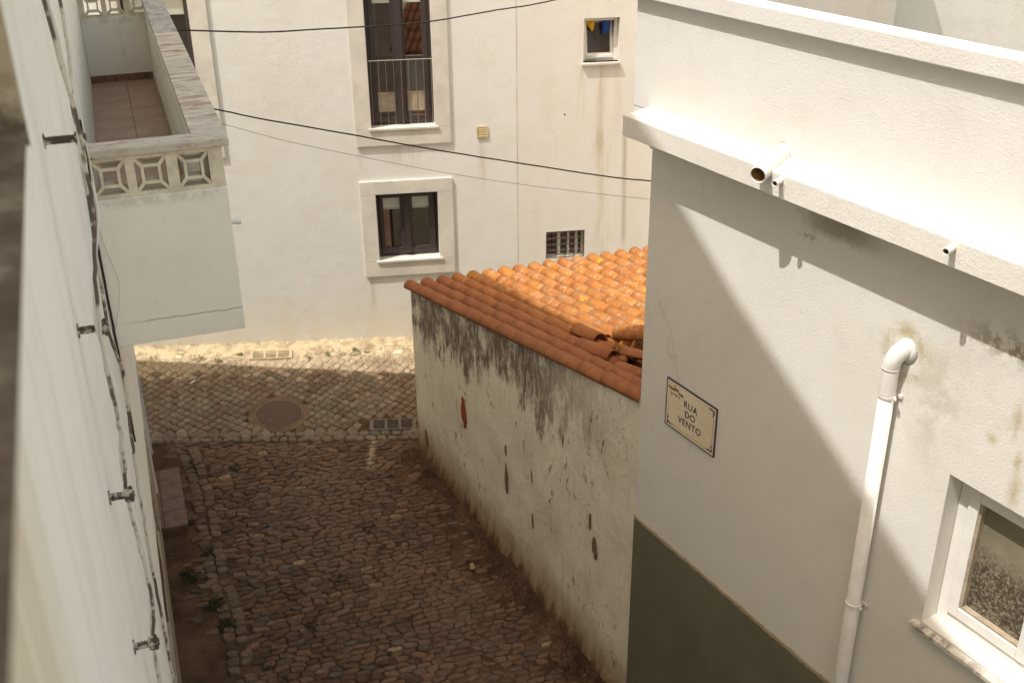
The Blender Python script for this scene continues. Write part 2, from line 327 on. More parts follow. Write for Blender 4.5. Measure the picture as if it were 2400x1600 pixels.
def stones(name, mul=1.0):
    n = N(name); tone = n.attr('tone')
    c = n.mix(1., tone, n.mix(n.ramp(n.noise(25, 5, .7), .3, .72), (1.12, 1.1, 1.08), (.55, .52, .5)), 'MULTIPLY')
    c = n.mix(n.ma('MULTIPLY', n.ramp(n.noise(1.6, 6, .75), .46, .64), .6), c, (.175, .11, .066))
    c = n.mix(n.ma('MULTIPLY', n.ramp(n.noise(2.3, 5, .75, None, (1, 1, 1)), .56, .7), .5), c, (.07, .04, .024))
    x, y, z = n.xyz(); ch = n.ma('MULTIPLY', gauss(n, n.ma('ADD', x, n.ma('MULTIPLY', y, -.55)), -1.83, .045), n.ma('MULTIPLY', n.ramp(y, 10.6, 10.8), n.ramp(y, 11.3, 11.1))); c = n.mix(n.ma('MULTIPLY', ch, .75), c, (.40, .32, .21))
    c = n.mix(n.ma('MULTIPLY', n.ramp(n.noise(120, 2, .5), .72, .76), .6), c, (.4, .36, .3))
    b = n.bump(n.noise(22, 5, .6), .012, .7); n.bump(n.noise(110, 3, .6), .003, .8, b)
    return n.out(c, .78, .3)
M_COB = stones('worn_cobble_stone'); M_SETT = stones('granite_sett')
def dirt():
    n = N('alley_earth'); c = n.mix(n.ramp(n.noise(2.5, 6, .7), .35, .68), (.075, .043, .025), (.155, .095, .057))
    c = n.mix(n.ramp(n.noise(60, 3, .6), .62, .7, 0., .6), c, (.26, .19, .13)); x, y, z = n.xyz()
    u = n.dot(NF, F0.dot(NF)); c = n.mix(n.ma('MULTIPLY', n.ramp(u, 1.0, .25), n.ramp(n.noise(5, 5, .7), .3, .6, .4, 1.)), c, (.55, .45, .28))
    b = n.bump(n.noise(14, 6, .7), .03, .9); n.bump(n.noise(90, 4, .7), .006, .9, b)
    return n.out(c, .97, .1)
M_DIRT = dirt()
def moss():
    n = N('mossy_weathered_render'); x, y, z = n.xyz(); s_ = n.noise(11, 6, .75)
    c = n.mix(n.ramp(s_, .34, .66), (.13, .09, .06), (.22, .165, .115)); c = n.mix(n.ramp(n.ma('ADD', z, n.ma('MULTIPLY', n.ma('SUBTRACT', s_, .5), .22)), -.345, -.27), c, n.mix(n.ramp(n.noise(5, 5, .7), .35, .65), (.60, .53, .40), (.46, .37, .24)))
    n.bump(n.noise(50, 5, .7), .006, .8); return n.out(c, .95, .15)
M_MOSS = moss()
def glass(name, col, rough=.03, trans=0., spec=.6):
    n = N(name); n.out(col, rough, spec); n.b.inputs['Transmission Weight'].default_value = trans; n.b.inputs['IOR'].default_value = 1.6; return n.m
M_PANE = glass('dark_window_glass', (.012, .009, .008), .02, 0, 1.)
M_PANE2 = glass('mirroring_window_glass', (.012, .009, .008), .02, 0, 1.); M_PANE2.node_tree.nodes['Principled BSDF'].inputs['IOR'].default_value = 2.8
def dirtypane():
    n = N('rain_spattered_glass'); x, y, z = n.xyz()
    nn = n.noise(9, 5, .7); low = n.ramp(n.ma('ADD', z, n.ma('MULTIPLY', nn, .35)), -3.62, -3.86)
    c = n.mix(n.ramp(n.noise(3, 3, .6), .3, .7), (.30, .26, .185), (.21, .18, .125))
    c = n.mix(n.ma('MULTIPLY', low, n.ramp(n.noise(48, 5, .75), .36, .56)), c, (.075, .06, .042))
    c = n.mix(n.ma('MULTIPLY', low, n.ma('MULTIPLY', n.ramp(n.noise(85, 4, .7, None, (1, 1, .6)), .57, .66), n.ramp(n.noise(14, 4, .7), .4, .6, .15, .9))), c, (.42, .37, .27))  # pale specks paint the glints of the drops into the colour
    return n.out(c, .12, .6)
M_DPANE = dirtypane()
def clear():
    n = N('clear_acrylic_panel'); n.out((.9, .9, .86), .02, .5); n.b.inputs['Transmission Weight'].default_value = 1.; n.b.inputs['IOR'].default_value = 1.12
    n.b.inputs['Alpha'].default_value = .55; return n.m
M_ACR = clear()
def tilefloor():
    n = N('balcony_floor_tiles'); s_ = n.dot(LD, L0.dot(LD)); o_ = n.dot(LN, L0.dot(LN))
    c = n.mix(n.ramp(n.noise(5, 5, .7), .35, .7), (.36, .245, .175), (.28, .185, .135))
    def line(v, p, off, w_):
        f = n.ma('FRACT', n.ma('DIVIDE', n.ma('ADD', v, off), p)); return n.ma('MAXIMUM', n.ramp(f, w_, 0.), n.ramp(f, 1 - w_, 1.))
    g = n.ma('MAXIMUM', line(s_, .34, .1, .022), line(o_, .34, .005, .022))
    return n.out(n.mix(g, c, (.06, .04, .03)), .45, .4)
M_FLOOR = tilefloor()
def mholemat():
    n = N('cast_iron_cover'); v = n.vec(n.dot(TF), n.dot(NF), 0.)
    sx = n.ma('FRACT', n.ma('MULTIPLY', n.dot(TF), 44.)); sy = n.ma('FRACT', n.ma('MULTIPLY', n.dot(NF), 44.))
    g = n.ma('MINIMUM', n.ramp(sx, .15, .35), n.ramp(sy, .15, .35)); c = n.mix(g, (.075, .045, .03), (.17, .105, .072)); c = n.mix(n.ramp(n.noise(8, 5, .7), .58, .7, 0., .7), c, (.24, .17, .11))
    n.bump(g, .006, 1.); return n.out(c, .7, .35, .2)
M_MAN = mholemat()
def weedmat():
    n = N('weed_leaf'); return n.out(n.mix(n.noise(20, 2), (.035, .04, .014), (.085, .085, .03)), .8, .2)
M_WEED = weedmat()
def dryweed():
    n = N('dry_weed_leaf'); return n.out(n.mix(n.noise(20, 2), (.10, .12, .03), (.26, .24, .07)), .8, .2)
M_WEED2 = dryweed()
M_GROUND = simple('far_ground', (.16, .12, .085), .95, .1, 0, .3, 1)

# ------------------------------------------------------------------ ground
g = MB(); g.quad(*[V((x, y, -9.6)) for x, y in ((-150, -150), (150, -150), (150, 150), (-150, 150))])
tag(g.build('ground', M_GROUND), kind='structure')
def nz(x, y, s=1.): # cheap smooth noise
    return (math.sin(x * 3.1 * s + 1.3) * math.cos(y * 2.7 * s + .4) + math.sin(x * 7.3 * s + y * 5.1 * s) * .5 + math.sin(y * 11.7 * s - x * 9.1 * s + 2) * .3) / 1.8
def bank(x, y):
    h = 0
    d = XR - x
    if y < 10.9 and 0 <= d < .6: h += (.12 if y < 9.2 else .12 * max(0, (10.9 - y) / 1.7)) * max(0, 1 - d / (.30 + .06 * nz(x, y))) ** 2 * (.6 + .4 * math.sin(y * 2.1) ** 2) + .03 * max(0, 1 - d / .6)
    l = (x - 1.0 - (y - 8.5) * .19)
    if l < .9 and y < 12.2: h += .05 * max(0, 1 - max(0, l) / .5)
    fd = (V((x, y, 0)) - F0).dot(NF)
    if 0 < fd < .8: h += .09 * (1 - fd / .8) ** 1.5
    return h
g = MB(); nx_, ny_ = 130, 230; x0, x1, y0, y1 = -.6, 8.4, 2., 17.5
pts = []
for j in range(ny_ + 1):
    for i in range(nx_ + 1):
        x = x0 + (x1 - x0) * i / nx_; y = y0 + (y1 - y0) * j / ny_
        pts.append(V((x, y, zg(x, y) + bank(x, y) + .008 * nz(x, y, 2.2))))
g.add(pts, [(j * (nx_ + 1) + i, j * (nx_ + 1) + i + 1, (j + 1) * (nx_ + 1) + i + 1, (j + 1) * (nx_ + 1) + i) for j in range(ny_) for i in range(nx_)])
tag(g.build('alley_earth', M_DIRT, smooth=True), kind='structure')

def clip(poly, p, n):
    out = []
    for i in range(len(poly)):
        a, b = poly[i], poly[(i + 1) % len(poly)]; da = (a[0] - p[0]) * n[0] + (a[1] - p[1]) * n[1]; db = (b[0] - p[0]) * n[0] + (b[1] - p[1]) * n[1]
        if da <= 0: out.append(a)
        if (da < 0 < db) or (db < 0 < da): t = da / (da - db); out.append((a[0] + (b[0] - a[0]) * t, a[1] + (b[1] - a[1]) * t))
    return out
def voronoi(grid, cx, cy):   # grid: dict (i,j)->(x,y) in a frame where cells are about cx by cy
    res = {}
    for (i, j), p in grid.items():
        poly = [(p[0] - 1.6 * cx, p[1] - 1.6 * cy), (p[0] + 1.6 * cx, p[1] - 1.6 * cy), (p[0] + 1.6 * cx, p[1] + 1.6 * cy), (p[0] - 1.6 * cx, p[1] + 1.6 * cy)]
        for di in (-2, -1, 0, 1, 2):
            for dj in (-2, -1, 0, 1, 2):
                q = grid.get((i + di, j + dj))
                if q is None or (di == 0 and dj == 0): continue
                # metric stretched so that the cells come out as long flat stones
                nx2, ny2 = (q[0] - p[0]) / cx ** 2, (q[1] - p[1]) / cy ** 2
                poly = clip(poly, ((p[0] + q[0]) / 2, (p[1] + q[1]) / 2), (nx2, ny2))
                if len(poly) < 3: break
            if len(poly) < 3: break
        if len(poly) >= 3: res[(i, j)] = poly
    return res
def stone(mb, poly, hgt, gap, tone, warp=0., tilt=.25, cut=.22):
    c = V((sum(p[0] for p in poly) / len(poly), sum(p[1] for p in poly) / len(poly)))
    for _ in range(2):
        n = []
        for i in range(len(poly)):
            a, b = poly[i], poly[(i + 1) % len(poly)]; n += [(a[0] * (1 - cut) + b[0] * cut, a[1] * (1 - cut) + b[1] * cut), (a[0] * cut + b[0] * (1 - cut), a[1] * cut + b[1] * (1 - cut))]
        poly = n
    keep = []
    for p in poly:
        if not keep or math.hypot(p[0] - keep[-1][0], p[1] - keep[-1][1]) > .006: keep.append(p)
    poly = keep
    if len(poly) < 5: return
    tx, ty = rnd.uniform(-tilt, tilt), rnd.uniform(-tilt, tilt)
    rad = [max(1e-4, math.hypot(p[0] - c.x, p[1] - c.y)) for p in poly]
    rmin = min(rad)
    vs, k = [], len(poly)
    for (sh, zz) in ((gap, -.03), (gap, .35), (gap + .12 * rmin, .8), (gap + .4 * rmin, 1.)):
        for p, r_ in zip(poly, rad):
            f = max(.05, 1 - sh / r_); x = c.x + (p[0] - c.x) * f; y = c.y + (p[1] - c.y) * f
            z = (hgt * zz if zz > 0 else -.03) + ((x - c.x) * tx + (y - c.y) * ty if zz > 0 else 0) + rnd.uniform(-.0012, .0012)
            vs.append(V((x, y, zg(x, y) + bank(x, y) * .5 + .006 * nz(x, y, 1.1) + z)))
    vs.append(V((c.x, c.y, zg(c.x, c.y) + bank(c.x, c.y) * .5 + .006 * nz(c.x, c.y, 1.1) + hgt * 1.04)))
    fs = [(l * k + i, l * k + (i + 1) % k, (l + 1) * k + (i + 1) % k, (l + 1) * k + i) for l in range(3) for i in range(k)] + [(3 * k + i, 3 * k + (i + 1) % k, 4 * k) for i in range(k)]
    mb.add(vs, fs, tone)
# the border row between alley and street: line through (1.86,12.43) and (4.8,11.08)
BD = V((2.94, -1.35, 0)).normalized(); BN = V((-BD.y, BD.x, 0)); BN = BN if BN.y > 0 else -BN; B0 = V((1.86, 12.43, 0))
def bdist(x, y): return (V((x, y, 0)) - B0).dot(BN)
def left_x(y): return -.37 + .1763 * y + .0
def tone_alley():
    a = rnd.random(); b = rnd.uniform(.62, 1.3)
    c = (.160, .096, .058) if a < .55 else ((.175, .115, .075) if a < .8 else ((.20, .112, .066) if a < .92 else (.14, .105, .078)))
    if rnd.random() < .012: c = (.33, .25, .15)
    return tuple(x * b for x in c)
rd = dirs(103); rn = dirs(13)
cx, cy = .148, .069
grid = {}
o = V((3., 8.4, 0))
for j in range(-62, 56):
    sh = rnd.uniform(0, 1); cxx = cx
    i = -18; t = -18 * cx + sh * cx; k = -18
    while t < 24 * cx:
        grid[(k, j)] = (t + rnd.uniform(-.015, .015), j * cy + .035 * math.sin(t * 1.7 + j * .05) + rnd.uniform(-.012, .012)); k += 1; t += cx * rnd.uniform(.72, 1.3)
cob = MB()
# neighbours must be found by position because the rows hold stones of random length
from collections import defaultdict
def vor_pos(pl, cx, cy):
    H = defaultdict(list)
    for p in pl: H[(int(p[0] // (cx * 1.5)), int(p[1] // (cy * 1.5)))].append(p)
    res = []
    for p in pl:
        poly = [(p[0] - 1.3 * cx, p[1] - 1.3 * cy), (p[0] + 1.3 * cx, p[1] - 1.3 * cy), (p[0] + 1.3 * cx, p[1] + 1.3 * cy), (p[0] - 1.3 * cx, p[1] + 1.3 * cy)]
        hi, hj = int(p[0] // (cx * 1.5)), int(p[1] // (cy * 1.5))
        for a in range(hi - 2, hi + 3):
            for b in range(hj - 2, hj + 3):
                for q in H.get((a, b), ()):
                    if q is p or len(poly) < 3: continue
                    poly = clip(poly, ((p[0] + q[0]) / 2, (p[1] + q[1]) / 2), ((q[0] - p[0]) / cx ** 2, (q[1] - p[1]) / cy ** 2))
        if len(poly) >= 3: res.append((p, poly))
    return res
GUT = lambda x, y: x - (1.68 + (y - 8.23) * .148)          # lighter gutter strip of squarer stones, left side
for p, poly in vor_pos(list(grid.values()), cx, cy):
    W = [o + rd * q[0] + rn * q[1] for q in poly]; c = o + rd * p[0] + rn * p[1]
    if c.x > XR - .05 - .10 * (1 + nz(c.y, c.x)) or c.y < 5.2: continue
    if bdist(c.x, c.y) > -.12: continue
    if c.x < left_x(c.y) + .22: continue
    if abs(GUT(c.x, c.y)) < .13 and c.y < 11.9: continue
    if c.x < 1.75 + (c.y - 8.2) * .15 - .22 and rnd.random() < .35 + .5 * (nz(c.x, c.y, 1.3) > 0): continue
    if c.x > XR - .55 and rnd.random() < (.55 - (XR - c.x)) * 1.1: continue
    dusty = max(0, math.exp(-((c.x - 3.65 + .15 * (c.y - 9)) / .5) ** 2) * (.8 + .4 * nz(c.x, c.y, .7)))
    hgt = .022 * rnd.uniform(.55, 1.3) * (1 - .6 * min(1, dusty)); t = tone_alley()
    t = tuple(a * (1 - .45 * dusty) + b * .45 * dusty for a, b in zip(t, (.215, .145, .10)))
    stone(cob, [(q.x, q.y) for q in W], hgt, .0045, t, cut=rnd.uniform(.12, .24))
gut = []
y = 5.6
while y < 11.9:
    st_ = rnd.uniform(.085, .125)
    for s_ in (-1, 1):
        gut.append((1.68 + (y - 8.23) * .148 + s_ * .065 + rnd.uniform(-.018, .018) + .02 * math.sin(y * 3), y + rnd.uniform(-.028, .028) + s_ * .02))
    y += st_
for p, poly in vor_pos(gut, .13, .105):
    poly = [q for q in poly]
    poly = clip(clip(poly, (p[0] + .065, p[1]), (1, 0)), (p[0] - .065, p[1]), (-1, 0))
    if len(poly) > 2 and rnd.random() > .1:
        gb = rnd.uniform(.8, 1.2); stone(cob, poly, .026, .005, tuple(x * gb for x in (.175, .125, .084)), cut=rnd.uniform(.12, .24))
tag(cob.build('cobbled_alley', M_COB, smooth=True, weld=False), kind='structure')

sett = MB()
gd, gn = dirs(150), dirs(60)     # setts laid in diagonal courses
pl = []; cs = .108
o = V((3.9, 12.6, 0))
for j in range(-60, 60):
    for i in range(-60, 60):
        pl.append((i * cs + rnd.uniform(-.006, .006) + .02 * math.sin(j * .12), j * cs + rnd.uniform(-.006, .006) + .02 * math.sin(i * .1)))
MAN = V((3.46, 12.24, 0))
def in_street(c):
    return bdist(c.x, c.y) > .10 and (c - F0).dot(NF) > .40 and -2 < c.x < 8
pl = [p for p in pl if in_street(V((o + gd * p[0] + gn * p[1]))) ]
for p, poly in vor_pos(pl, cs, cs):
    W = [o + gd * q[0] + gn * q[1] for q in poly]; c = o + gd * p[0] + gn * p[1]
    if (c - MAN).length < .40: continue
    if 4.28 < c.x < 5.0 and -.02 < (c - V((4.40, 11.40, 0))).dot(dirs(23)) < .24: continue
    b = rnd.uniform(.78, 1.2); t = (.235 * b, .19 * b, .135 * b)
    if rnd.random() < .25: t = (.21 * b, .15 * b, .10 * b)
    fd_ = (c - F0).dot(NF) + rnd.uniform(-.15, .15)
    if fd_ < .8: t = tuple(a * .3 + bb_ * .7 for a, bb_ in zip(t, (.54, .45, .30)))  # lime splash colour, also painting the sunlit band brighter
    stone(sett, [(q.x, q.y) for q in W], .022 * rnd.uniform(.8, 1.2), .0045, t, tilt=.10, cut=.12)
# two courses of squarer border setts
for row in range(2):
    t = -1.
    while t < 6.5:
        L = rnd.uniform(.09, .16); a = B0 + BD * t + BN * (row * .10 - .10); bb = a + BD * L; c_ = bb + BN * .1; d_ = a + BN * .1
        mid = (a + c_) / 2
        if not ((mid - V((4.40, 11.40, 0))).dot(dirs(23)) > -.03 and mid.x > 4.25 and mid.x < 5.02): 
            q = rnd.uniform(.85, 1.2); stone(sett, [(v.x + rnd.uniform(-.006, .006), v.y + rnd.uniform(-.006, .006)) for v in (a, bb, c_, d_)], .026, .005, (.2 * q, .16 * q, .115 * q), tilt=.1)
        t += L
# lime-splashed rows of stone along the foot of the far houses
for row in range(4):
    t = -4.; dd = .02 + row * .10
    while t < 4.2:
        L = rnd.uniform(.10, .20)
        if not (row in (1, 2, 3) and -.42 < t + L / 2 < .42):
            P4 = [F0 + TF * (t + da) + NF * (dd + db) for da, db in ((0, 0), (L, 0), (L, .10), (0, .10))]
            q = rnd.uniform(.85, 1.1); wl = (.66, .57, .38) if row < 2 or rnd.random() < .4 else (.50, .41, .26)
            if row == 3 and rnd.random() < .3: wl = (.34, .27, .17)
            stone(sett, [(v.x + rnd.uniform(-.01, .01), v.y + rnd.uniform(-.01, .01)) for v in P4], .03 * rnd.uniform(.6, 1.2), .006, tuple(x * q for x in wl), tilt=.2)
        t += L
tag(sett.build('street_paving', M_SETT, smooth=True, weld=False), kind='structure')

# ------------------------------------------------------------------ far houses (one plane, two buildings)
facA = thing('townhouse', FF(0, 0, -7.1), 'pale townhouse across the street with stone framed windows and dark brown joinery', 'house')
m = MB(); FDH = (1.572, 2.44, -3.865, -1.55); LWH = (1.564, 2.432, -5.735, -4.768); FD0 = (-1.40, -.547, -3.95, -1.55)
m.sheet(FF, -9, 3.53, -8, 3, [FDH, LWH, FD0], .30)
m.sheet(FF, -9, 3.53, -8, 3, [], .3, b=-4.5); m.box(FF, -9, 3.53, -4.5, 0, 3, 3.2)
m.quad(FF(-9, 0, -8), FF(-9, -4.5, -8), FF(-9, -4.5, 3), FF(-9, 0, 3))
m.build('wall', M_FAC, facA)
def surround(par, u0, u1, z0, z1, iu0, iu1, iz0, iz1, sill=True, p=.030, full=True):
    e = .003
    m = MB()
    m.box(FF, u0, iu0, 0, p, iz0, iz1); m.box(FF, iu1, u1, 0, p, iz0, iz1)
    m.box(FF, u0, u1, 0, p, iz1 + e, z1); m.box(FF, u0, u1, 0, p, z0, iz0 - e)
    # linings of the opening
    m.box(FF, iu0, iu0 + .012, -.14, p - .001, iz0, iz1 - e); m.box(FF, iu1 - .012, iu1, -.14, p - .001, iz0, iz1 - e)
    s = m.build('stone_surround', M_STONE, par, bevel=.002)
    if sill: B(FF, iu0 - .025, iu1 + .03, -.16, p + .022, iz0 - .018, iz0 + .012).build('sill', M_STONE, par, bevel=.003)
    return s
def room(par, u0, u1, z0, z1, d0=-.2, d1=-2.2):
    m = MB(); m.box(FF, u0 - .3, u1 + .3, d1, d0 - .12, z0 - .1, z1 + .1)
    bm = m; # open the side that faces the window
    bm.f = bm.f[:3] + bm.f[4:] if False else bm.f
    return m
# lower casement window
surround(facA, 1.37, 2.625, -5.96, -4.58, 1.564, 2.432, -5.735, -4.768)
wn_ = MB(); d0, d1 = -.20, -.13
for r in ((1.576, 1.62, -5.72, -4.771), (2.376, 2.42, -5.72, -4.771), (1.62, 2.376, -4.815, -4.771), (1.62, 2.376, -5.72, -5.665)): wn_.box(FF, r[0], r[1], d0, d1, r[2], r[3])
win = wn_.build('window_frame', M_DFRAME, facA, bevel=.003)
for k, (a, b) in enumerate(((1.622, 1.995), (1.999, 2.374))):
    m = MB(); gl = (1.672, 1.90) if k == 0 else (2.070, 2.30)
    m.box(FF, a, gl[0], d0 + .02, d1 + .018, -5.66, -4.82); m.box(FF, gl[1], b, d0 + .02, d1 + .018, -5.66, -4.82)
    m.box(FF, gl[0], gl[1], d0 + .02, d1 + .016, -5.66, -5.59); m.box(FF, gl[0], gl[1], d0 + .02, d1 + .016, -4.866, -4.82)
    m.build('sash', M_DFRAME, facA, bevel=.003)
    B(FF, gl[0] - .002, gl[1] + .002, d0 + .05, d0 + .056, -5.592, -4.864).build('pane', M_PANE, facA)
    B(FF, gl[0], gl[1], d0 + .0575, d0 + .0595, -5.02, -4.866).build('blind', M_BLIND, facA)
    B(FF, gl[0], gl[1], d0 + .0575, d0 + .063, -5.036, -5.026).build('blind_rail', M_BLIND, facA)
B(FF, 1.672, 1.755, d0 + .0575, d0 + .0590, -5.59, -5.04).build('curtain', M_BROWNP, facA)
B(FF, 1.955, 2.035, d1 + .0185, d1 + .04, -5.655, -4.83).build('centre_post', M_DFRAME, facA, bevel=.004)
# french window above
surround(facA, 1.372, 2.63, -4.092, -1.2, 1.572, 2.44, -3.865, -1.5)
m = MB()
for r in ((1.585, 1.635, -3.85, -1.55), (2.377, 2.427, -3.85, -1.55), (1.635, 2.377, -3.85, -3.80)): m.box(FF, r[0], r[1], d0, d1, r[2], r[3])
m.build('door_frame', M_DFRAME, facA, bevel=.003)
for k, (a, b) in enumerate(((1.637, 2.005), (2.009, 2.375))):
    gl = (1.698, 1.915) if k == 0 else (2.085, 2.310); m = MB()
    m.box(FF, a, gl[0], d0 + .02, d1 + .018, -3.795, -1.55); m.box(FF, gl[1], b, d0 + .02, d1 + .018, -3.795, -1.55); m.box(FF, gl[0], gl[1], d0 + .02, d1 + .016, -3.795, -3.735)
    m.build('door_leaf', M_DFRAME, facA, bevel=.003)
    B(FF, gl[0] - .002, gl[1] + .002, d0 + .05, d0 + .056, -3.737, -1.55).build('pane', M_PANE2 if k else M_PANE, facA)
    B(FF, gl[0], gl[1], d0 + .0575, d0 + .0595, -2.285, -1.55).build('blind', M_BLIND, facA)
    B(FF, gl[0], gl[1], d0 + .0575, d0 + .0595, -3.68, -3.42).build('low_curtain', M_TRIM, facA)
B(FF, 1.955, 2.052, d1 + .0185, d1 + .042, -3.79, -1.56).build('centre_post', M_DFRAME, facA, bevel=.004)
m = MB(); m.tube([FF(1.60, -.03, -2.985), FF(2.425, -.03, -2.985)], .008, 8)
for k in range(9): u = 1.62 + k * .098; m.tube([FF(u, -.03, -3.846), FF(u + .004, -.03, -2.985)], .0035, 6)
m.build('railing', M_STEEL, facA)
# window of the far left, mostly behind the balcony
surround(facA, -1.60, -.335, -4.14, -1.2, -1.40, -.547, -3.95, -1.5)
m = MB()
for r in ((-1.385, -1.32, -3.93, -1.55), (-.63, -.562, -3.93, -1.55), (-1.32, -.63, -3.93, -3.86)): m.box(FF, r[0], r[1], d0, d1, r[2], r[3])
m.box(FF, -1.03, -.92, d0 + .01, d1 + .01, -3.86, -1.55); m.build('door_frame', M_DFRAME, facA, bevel=.003)
for a, b in ((-1.32, -1.03), (-.92, -.63)):
    B(FF, a, b, d0 + .03, d0 + .036, -3.86, -1.55).build('pane', M_PANE, facA); B(FF, a, b, d0 + .038, d0 + .041, -2.34, -1.55).build('blind', M_BLIND, facA)
# vent
v = thing('wall_vent', FF(3.055, 0, -4.05), 'small yellowed louvred vent set in the white facade beside the wall seam', 'vent')
m = MB(); a, b, c, d = 2.98, 3.13, -4.05, -3.9
for r in ((a, a + .016, c, d), (b - .016, b, c, d), (a + .016, b - .016, d - .014, d), (a + .016, b - .016, c, c + .012)): m.box(FF, r[0], r[1], .0005, .018, r[2], r[3])
m.build('frame', M_VENT, v, bevel=.002)
m = MB(); m.box(FF, a + .016, b - .016, .001, .004, c + .012, d - .014)
for k in range(5):
    z = c + .020 + k * .0235; m.prism([FF(a + .017, .004, z), FF(b - .017, .004, z), FF(b - .017, .018, z - .006), FF(a + .017, .018, z - .006)], [FF(a + .017, .004, z + .015), FF(b - .017, .004, z + .015), FF(b - .017, .018, z + .003), FF(a + .017, .018, z + .003)])
m.build('louvre', M_VENT, v)

facB = thing('neighbouring_house', FF(5, 0, -7.1), 'cream stained house right of the wall seam, with a tilted white window', 'house')
SWH = (4.42, 4.90, -3.115, -2.545); GRH = (3.93, 4.488, -5.868, -5.463)
m = MB(); m.sheet(FF, 3.53, 12, -8, 3, [SWH, GRH], .22); m.sheet(FF, 3.53, 12, -8, 3, [], .3, b=-4.5); m.box(FF, 3.53, 12, -4.5, 0, 3, 3.2)
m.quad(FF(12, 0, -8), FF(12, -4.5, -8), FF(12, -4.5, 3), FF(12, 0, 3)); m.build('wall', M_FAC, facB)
# small tilted window
m = MB(); a, b, c, d = SWH
for r in ((a, a + .045, c, d), (b - .05, b, c, d), (a + .045, b - .05, d - .05, d), (a + .045, b - .05, c, c + .05)): m.box(FF, r[0], r[1], -.17, -.10, r[2], r[3])
wf = m.build('window_frame', M_WFRAME, facB, bevel=.003)
def tiltF(u, bb, zz):  # sash hinged at its foot, leaning inward
    h = zz - (c + .05); ang = R(13); return FF(u, -.13 - h * math.sin(ang) + bb * math.cos(ang), c + .052 + h * math.cos(ang) + bb * math.sin(ang))
m = MB(); sa, sb, sc, sd = a + .047, b - .052, c + .05, d - .055
for r in ((sa, sa + .032, sc, sd), (sb - .038, sb, sc, sd), (sa + .032, sb - .038, sd - .03, sd), (sa + .032, sb - .038, sc, sc + .045)): m.box(tiltF, r[0], r[1], -.02, .02, r[2], r[3])
m.build('tilted_sash', M_WFRAME, facB, bevel=.003)
m = MB(); m.box(tiltF, sa + .032, sb - .038, -.004, .002, sc + .045, sd - .03); m.build('pane', simple('brown_tinted_glass', (.05, .035, .032), .08, .5, 0, .2, 3), facB)
B(FF, a - .02, b + .012, -.1, .045, c - .03, c).build('sill', M_STONE, facB, bevel=.003)
def cloth(name, mat, pts, label, cat):
    m = MB(); n = len(pts)
    F1 = [FF(u, -.125 + .006 * math.sin(i * 2.1), z) for i, (u, z) in enumerate(pts)]; F2 = [p - NF * .006 for p in F1]
    cu = sum(p[0] for p in pts) / n; cz = sum(p[1] for p in pts) / n
    k = len(m.v); m.add(F1 + F2 + [FF(cu, -.112, cz), FF(cu, -.128, cz)], [(i, (i + 1) % n, 2 * n) for i in range(n)] + [(n + (i + 1) % n, n + i, 2 * n + 1) for i in range(n)] + [(i, n + i, n + (i + 1) % n, (i + 1) % n) for i in range(n)])
    return tag(m.build(name, mat, smooth=True), label, cat)
cloth('yellow_cloth', M_YEL, [(4.47, -2.60), (4.52, -2.597), (4.592, -2.597), (4.59, -2.64), (4.578, -2.69), (4.57, -2.735), (4.553, -2.735), (4.53, -2.70), (4.505, -2.68), (4.487, -2.64)], 'yellow cloth hanging in the top of the small tilted window', 'cloth')
cloth('blue_cloth', M_BLU, [(4.69, -2.60), (4.74, -2.598), (4.80, -2.6), (4.802, -2.68), (4.795, -2.745), (4.765, -2.755), (4.74, -2.765), (4.715, -2.79), (4.695, -2.785), (4.688, -2.74), (4.70, -2.68)], 'blue cloth hanging in the right top corner of the small tilted window', 'cloth')
# grilled opening
a, b, c, d = GRH; m = MB()
for r in ((a, a + .02, c, d), (b - .02, b, c, d), (a + .02, b - .02, d - .025, d), (a + .19, a + .235, c, d - .025), (a + .335, a + .365, c, d - .025), (b - .11, b - .07, c, d - .025)): m.box(FF, r[0], r[1], -.21, -.15, r[2], r[3])
m.build('window_frame', M_WFRAME, facB)
B(FF, a, b, -.2, -.195, c, d).build('pane', M_PANE, facB)
m = MB()
for k in range(5): m.tube([FF(a + .01 + k * (b - a - .02) / 4, -.02, c - .01), FF(a + .01 + k * (b - a - .02) / 4, -.02, d)], .0065, 6)
for k in range(5): z = c + .01 + k * (d - c - .02) / 4; m.tube([FF(a, -.01, z), FF(b, -.01, z)], .0065, 6)
m.build('iron_grille', M_IRON, facB)
m = MB(); m.tube([FF(4.179, .002, -3.793), FF(4.179, -.02, -3.793)], .012, 10); m.build('weep_hole_shade', M_HOLESHADE, facB)  # near-black plug stands in for the shade inside the hole

# ------------------------------------------------------------------ right house
rh = thing('corner_house', FR(4.5, 0, -7.9), 'white corner house with projecting ledge, parapet and dark green painted base', 'house')
WH = (2.10, 3.328, -4.50, -3.444); CY = 6.24
m = MB(); m.sheet(FR, -4, CY, -9, -2.2, [WH], .19); m.sheet(FR, -4, CY, -9, -2.2, [], .1, b=-4.)
m.quad(FR(CY, 0, -9), FR(CY, -4, -9), FR(CY, -4, -2.2), FR(CY, 0, -2.2)); m.quad(FR(-4, 0, -9), FR(-4, -4, -9), FR(-4, -4, -2.2), FR(-4, 0, -2.2))
m.build('lower_wall', M_RIGHT, rh)
UY = 6.50
B(FR, -4, UY, -.095, 0, -2.015, -1.234).build('upper_wall', M_RIGHT2, rh, bevel=.012)
B(FR, -4, UY - .01, -4., -.21, -2.7, -2.35).build('flat_roof', M_RIGHT, rh)
B(FR, -4, UY + .10, -.105, .062, -1.232, -1.118).build('parapet_coping', M_RIGHT2, rh, bevel=.01)
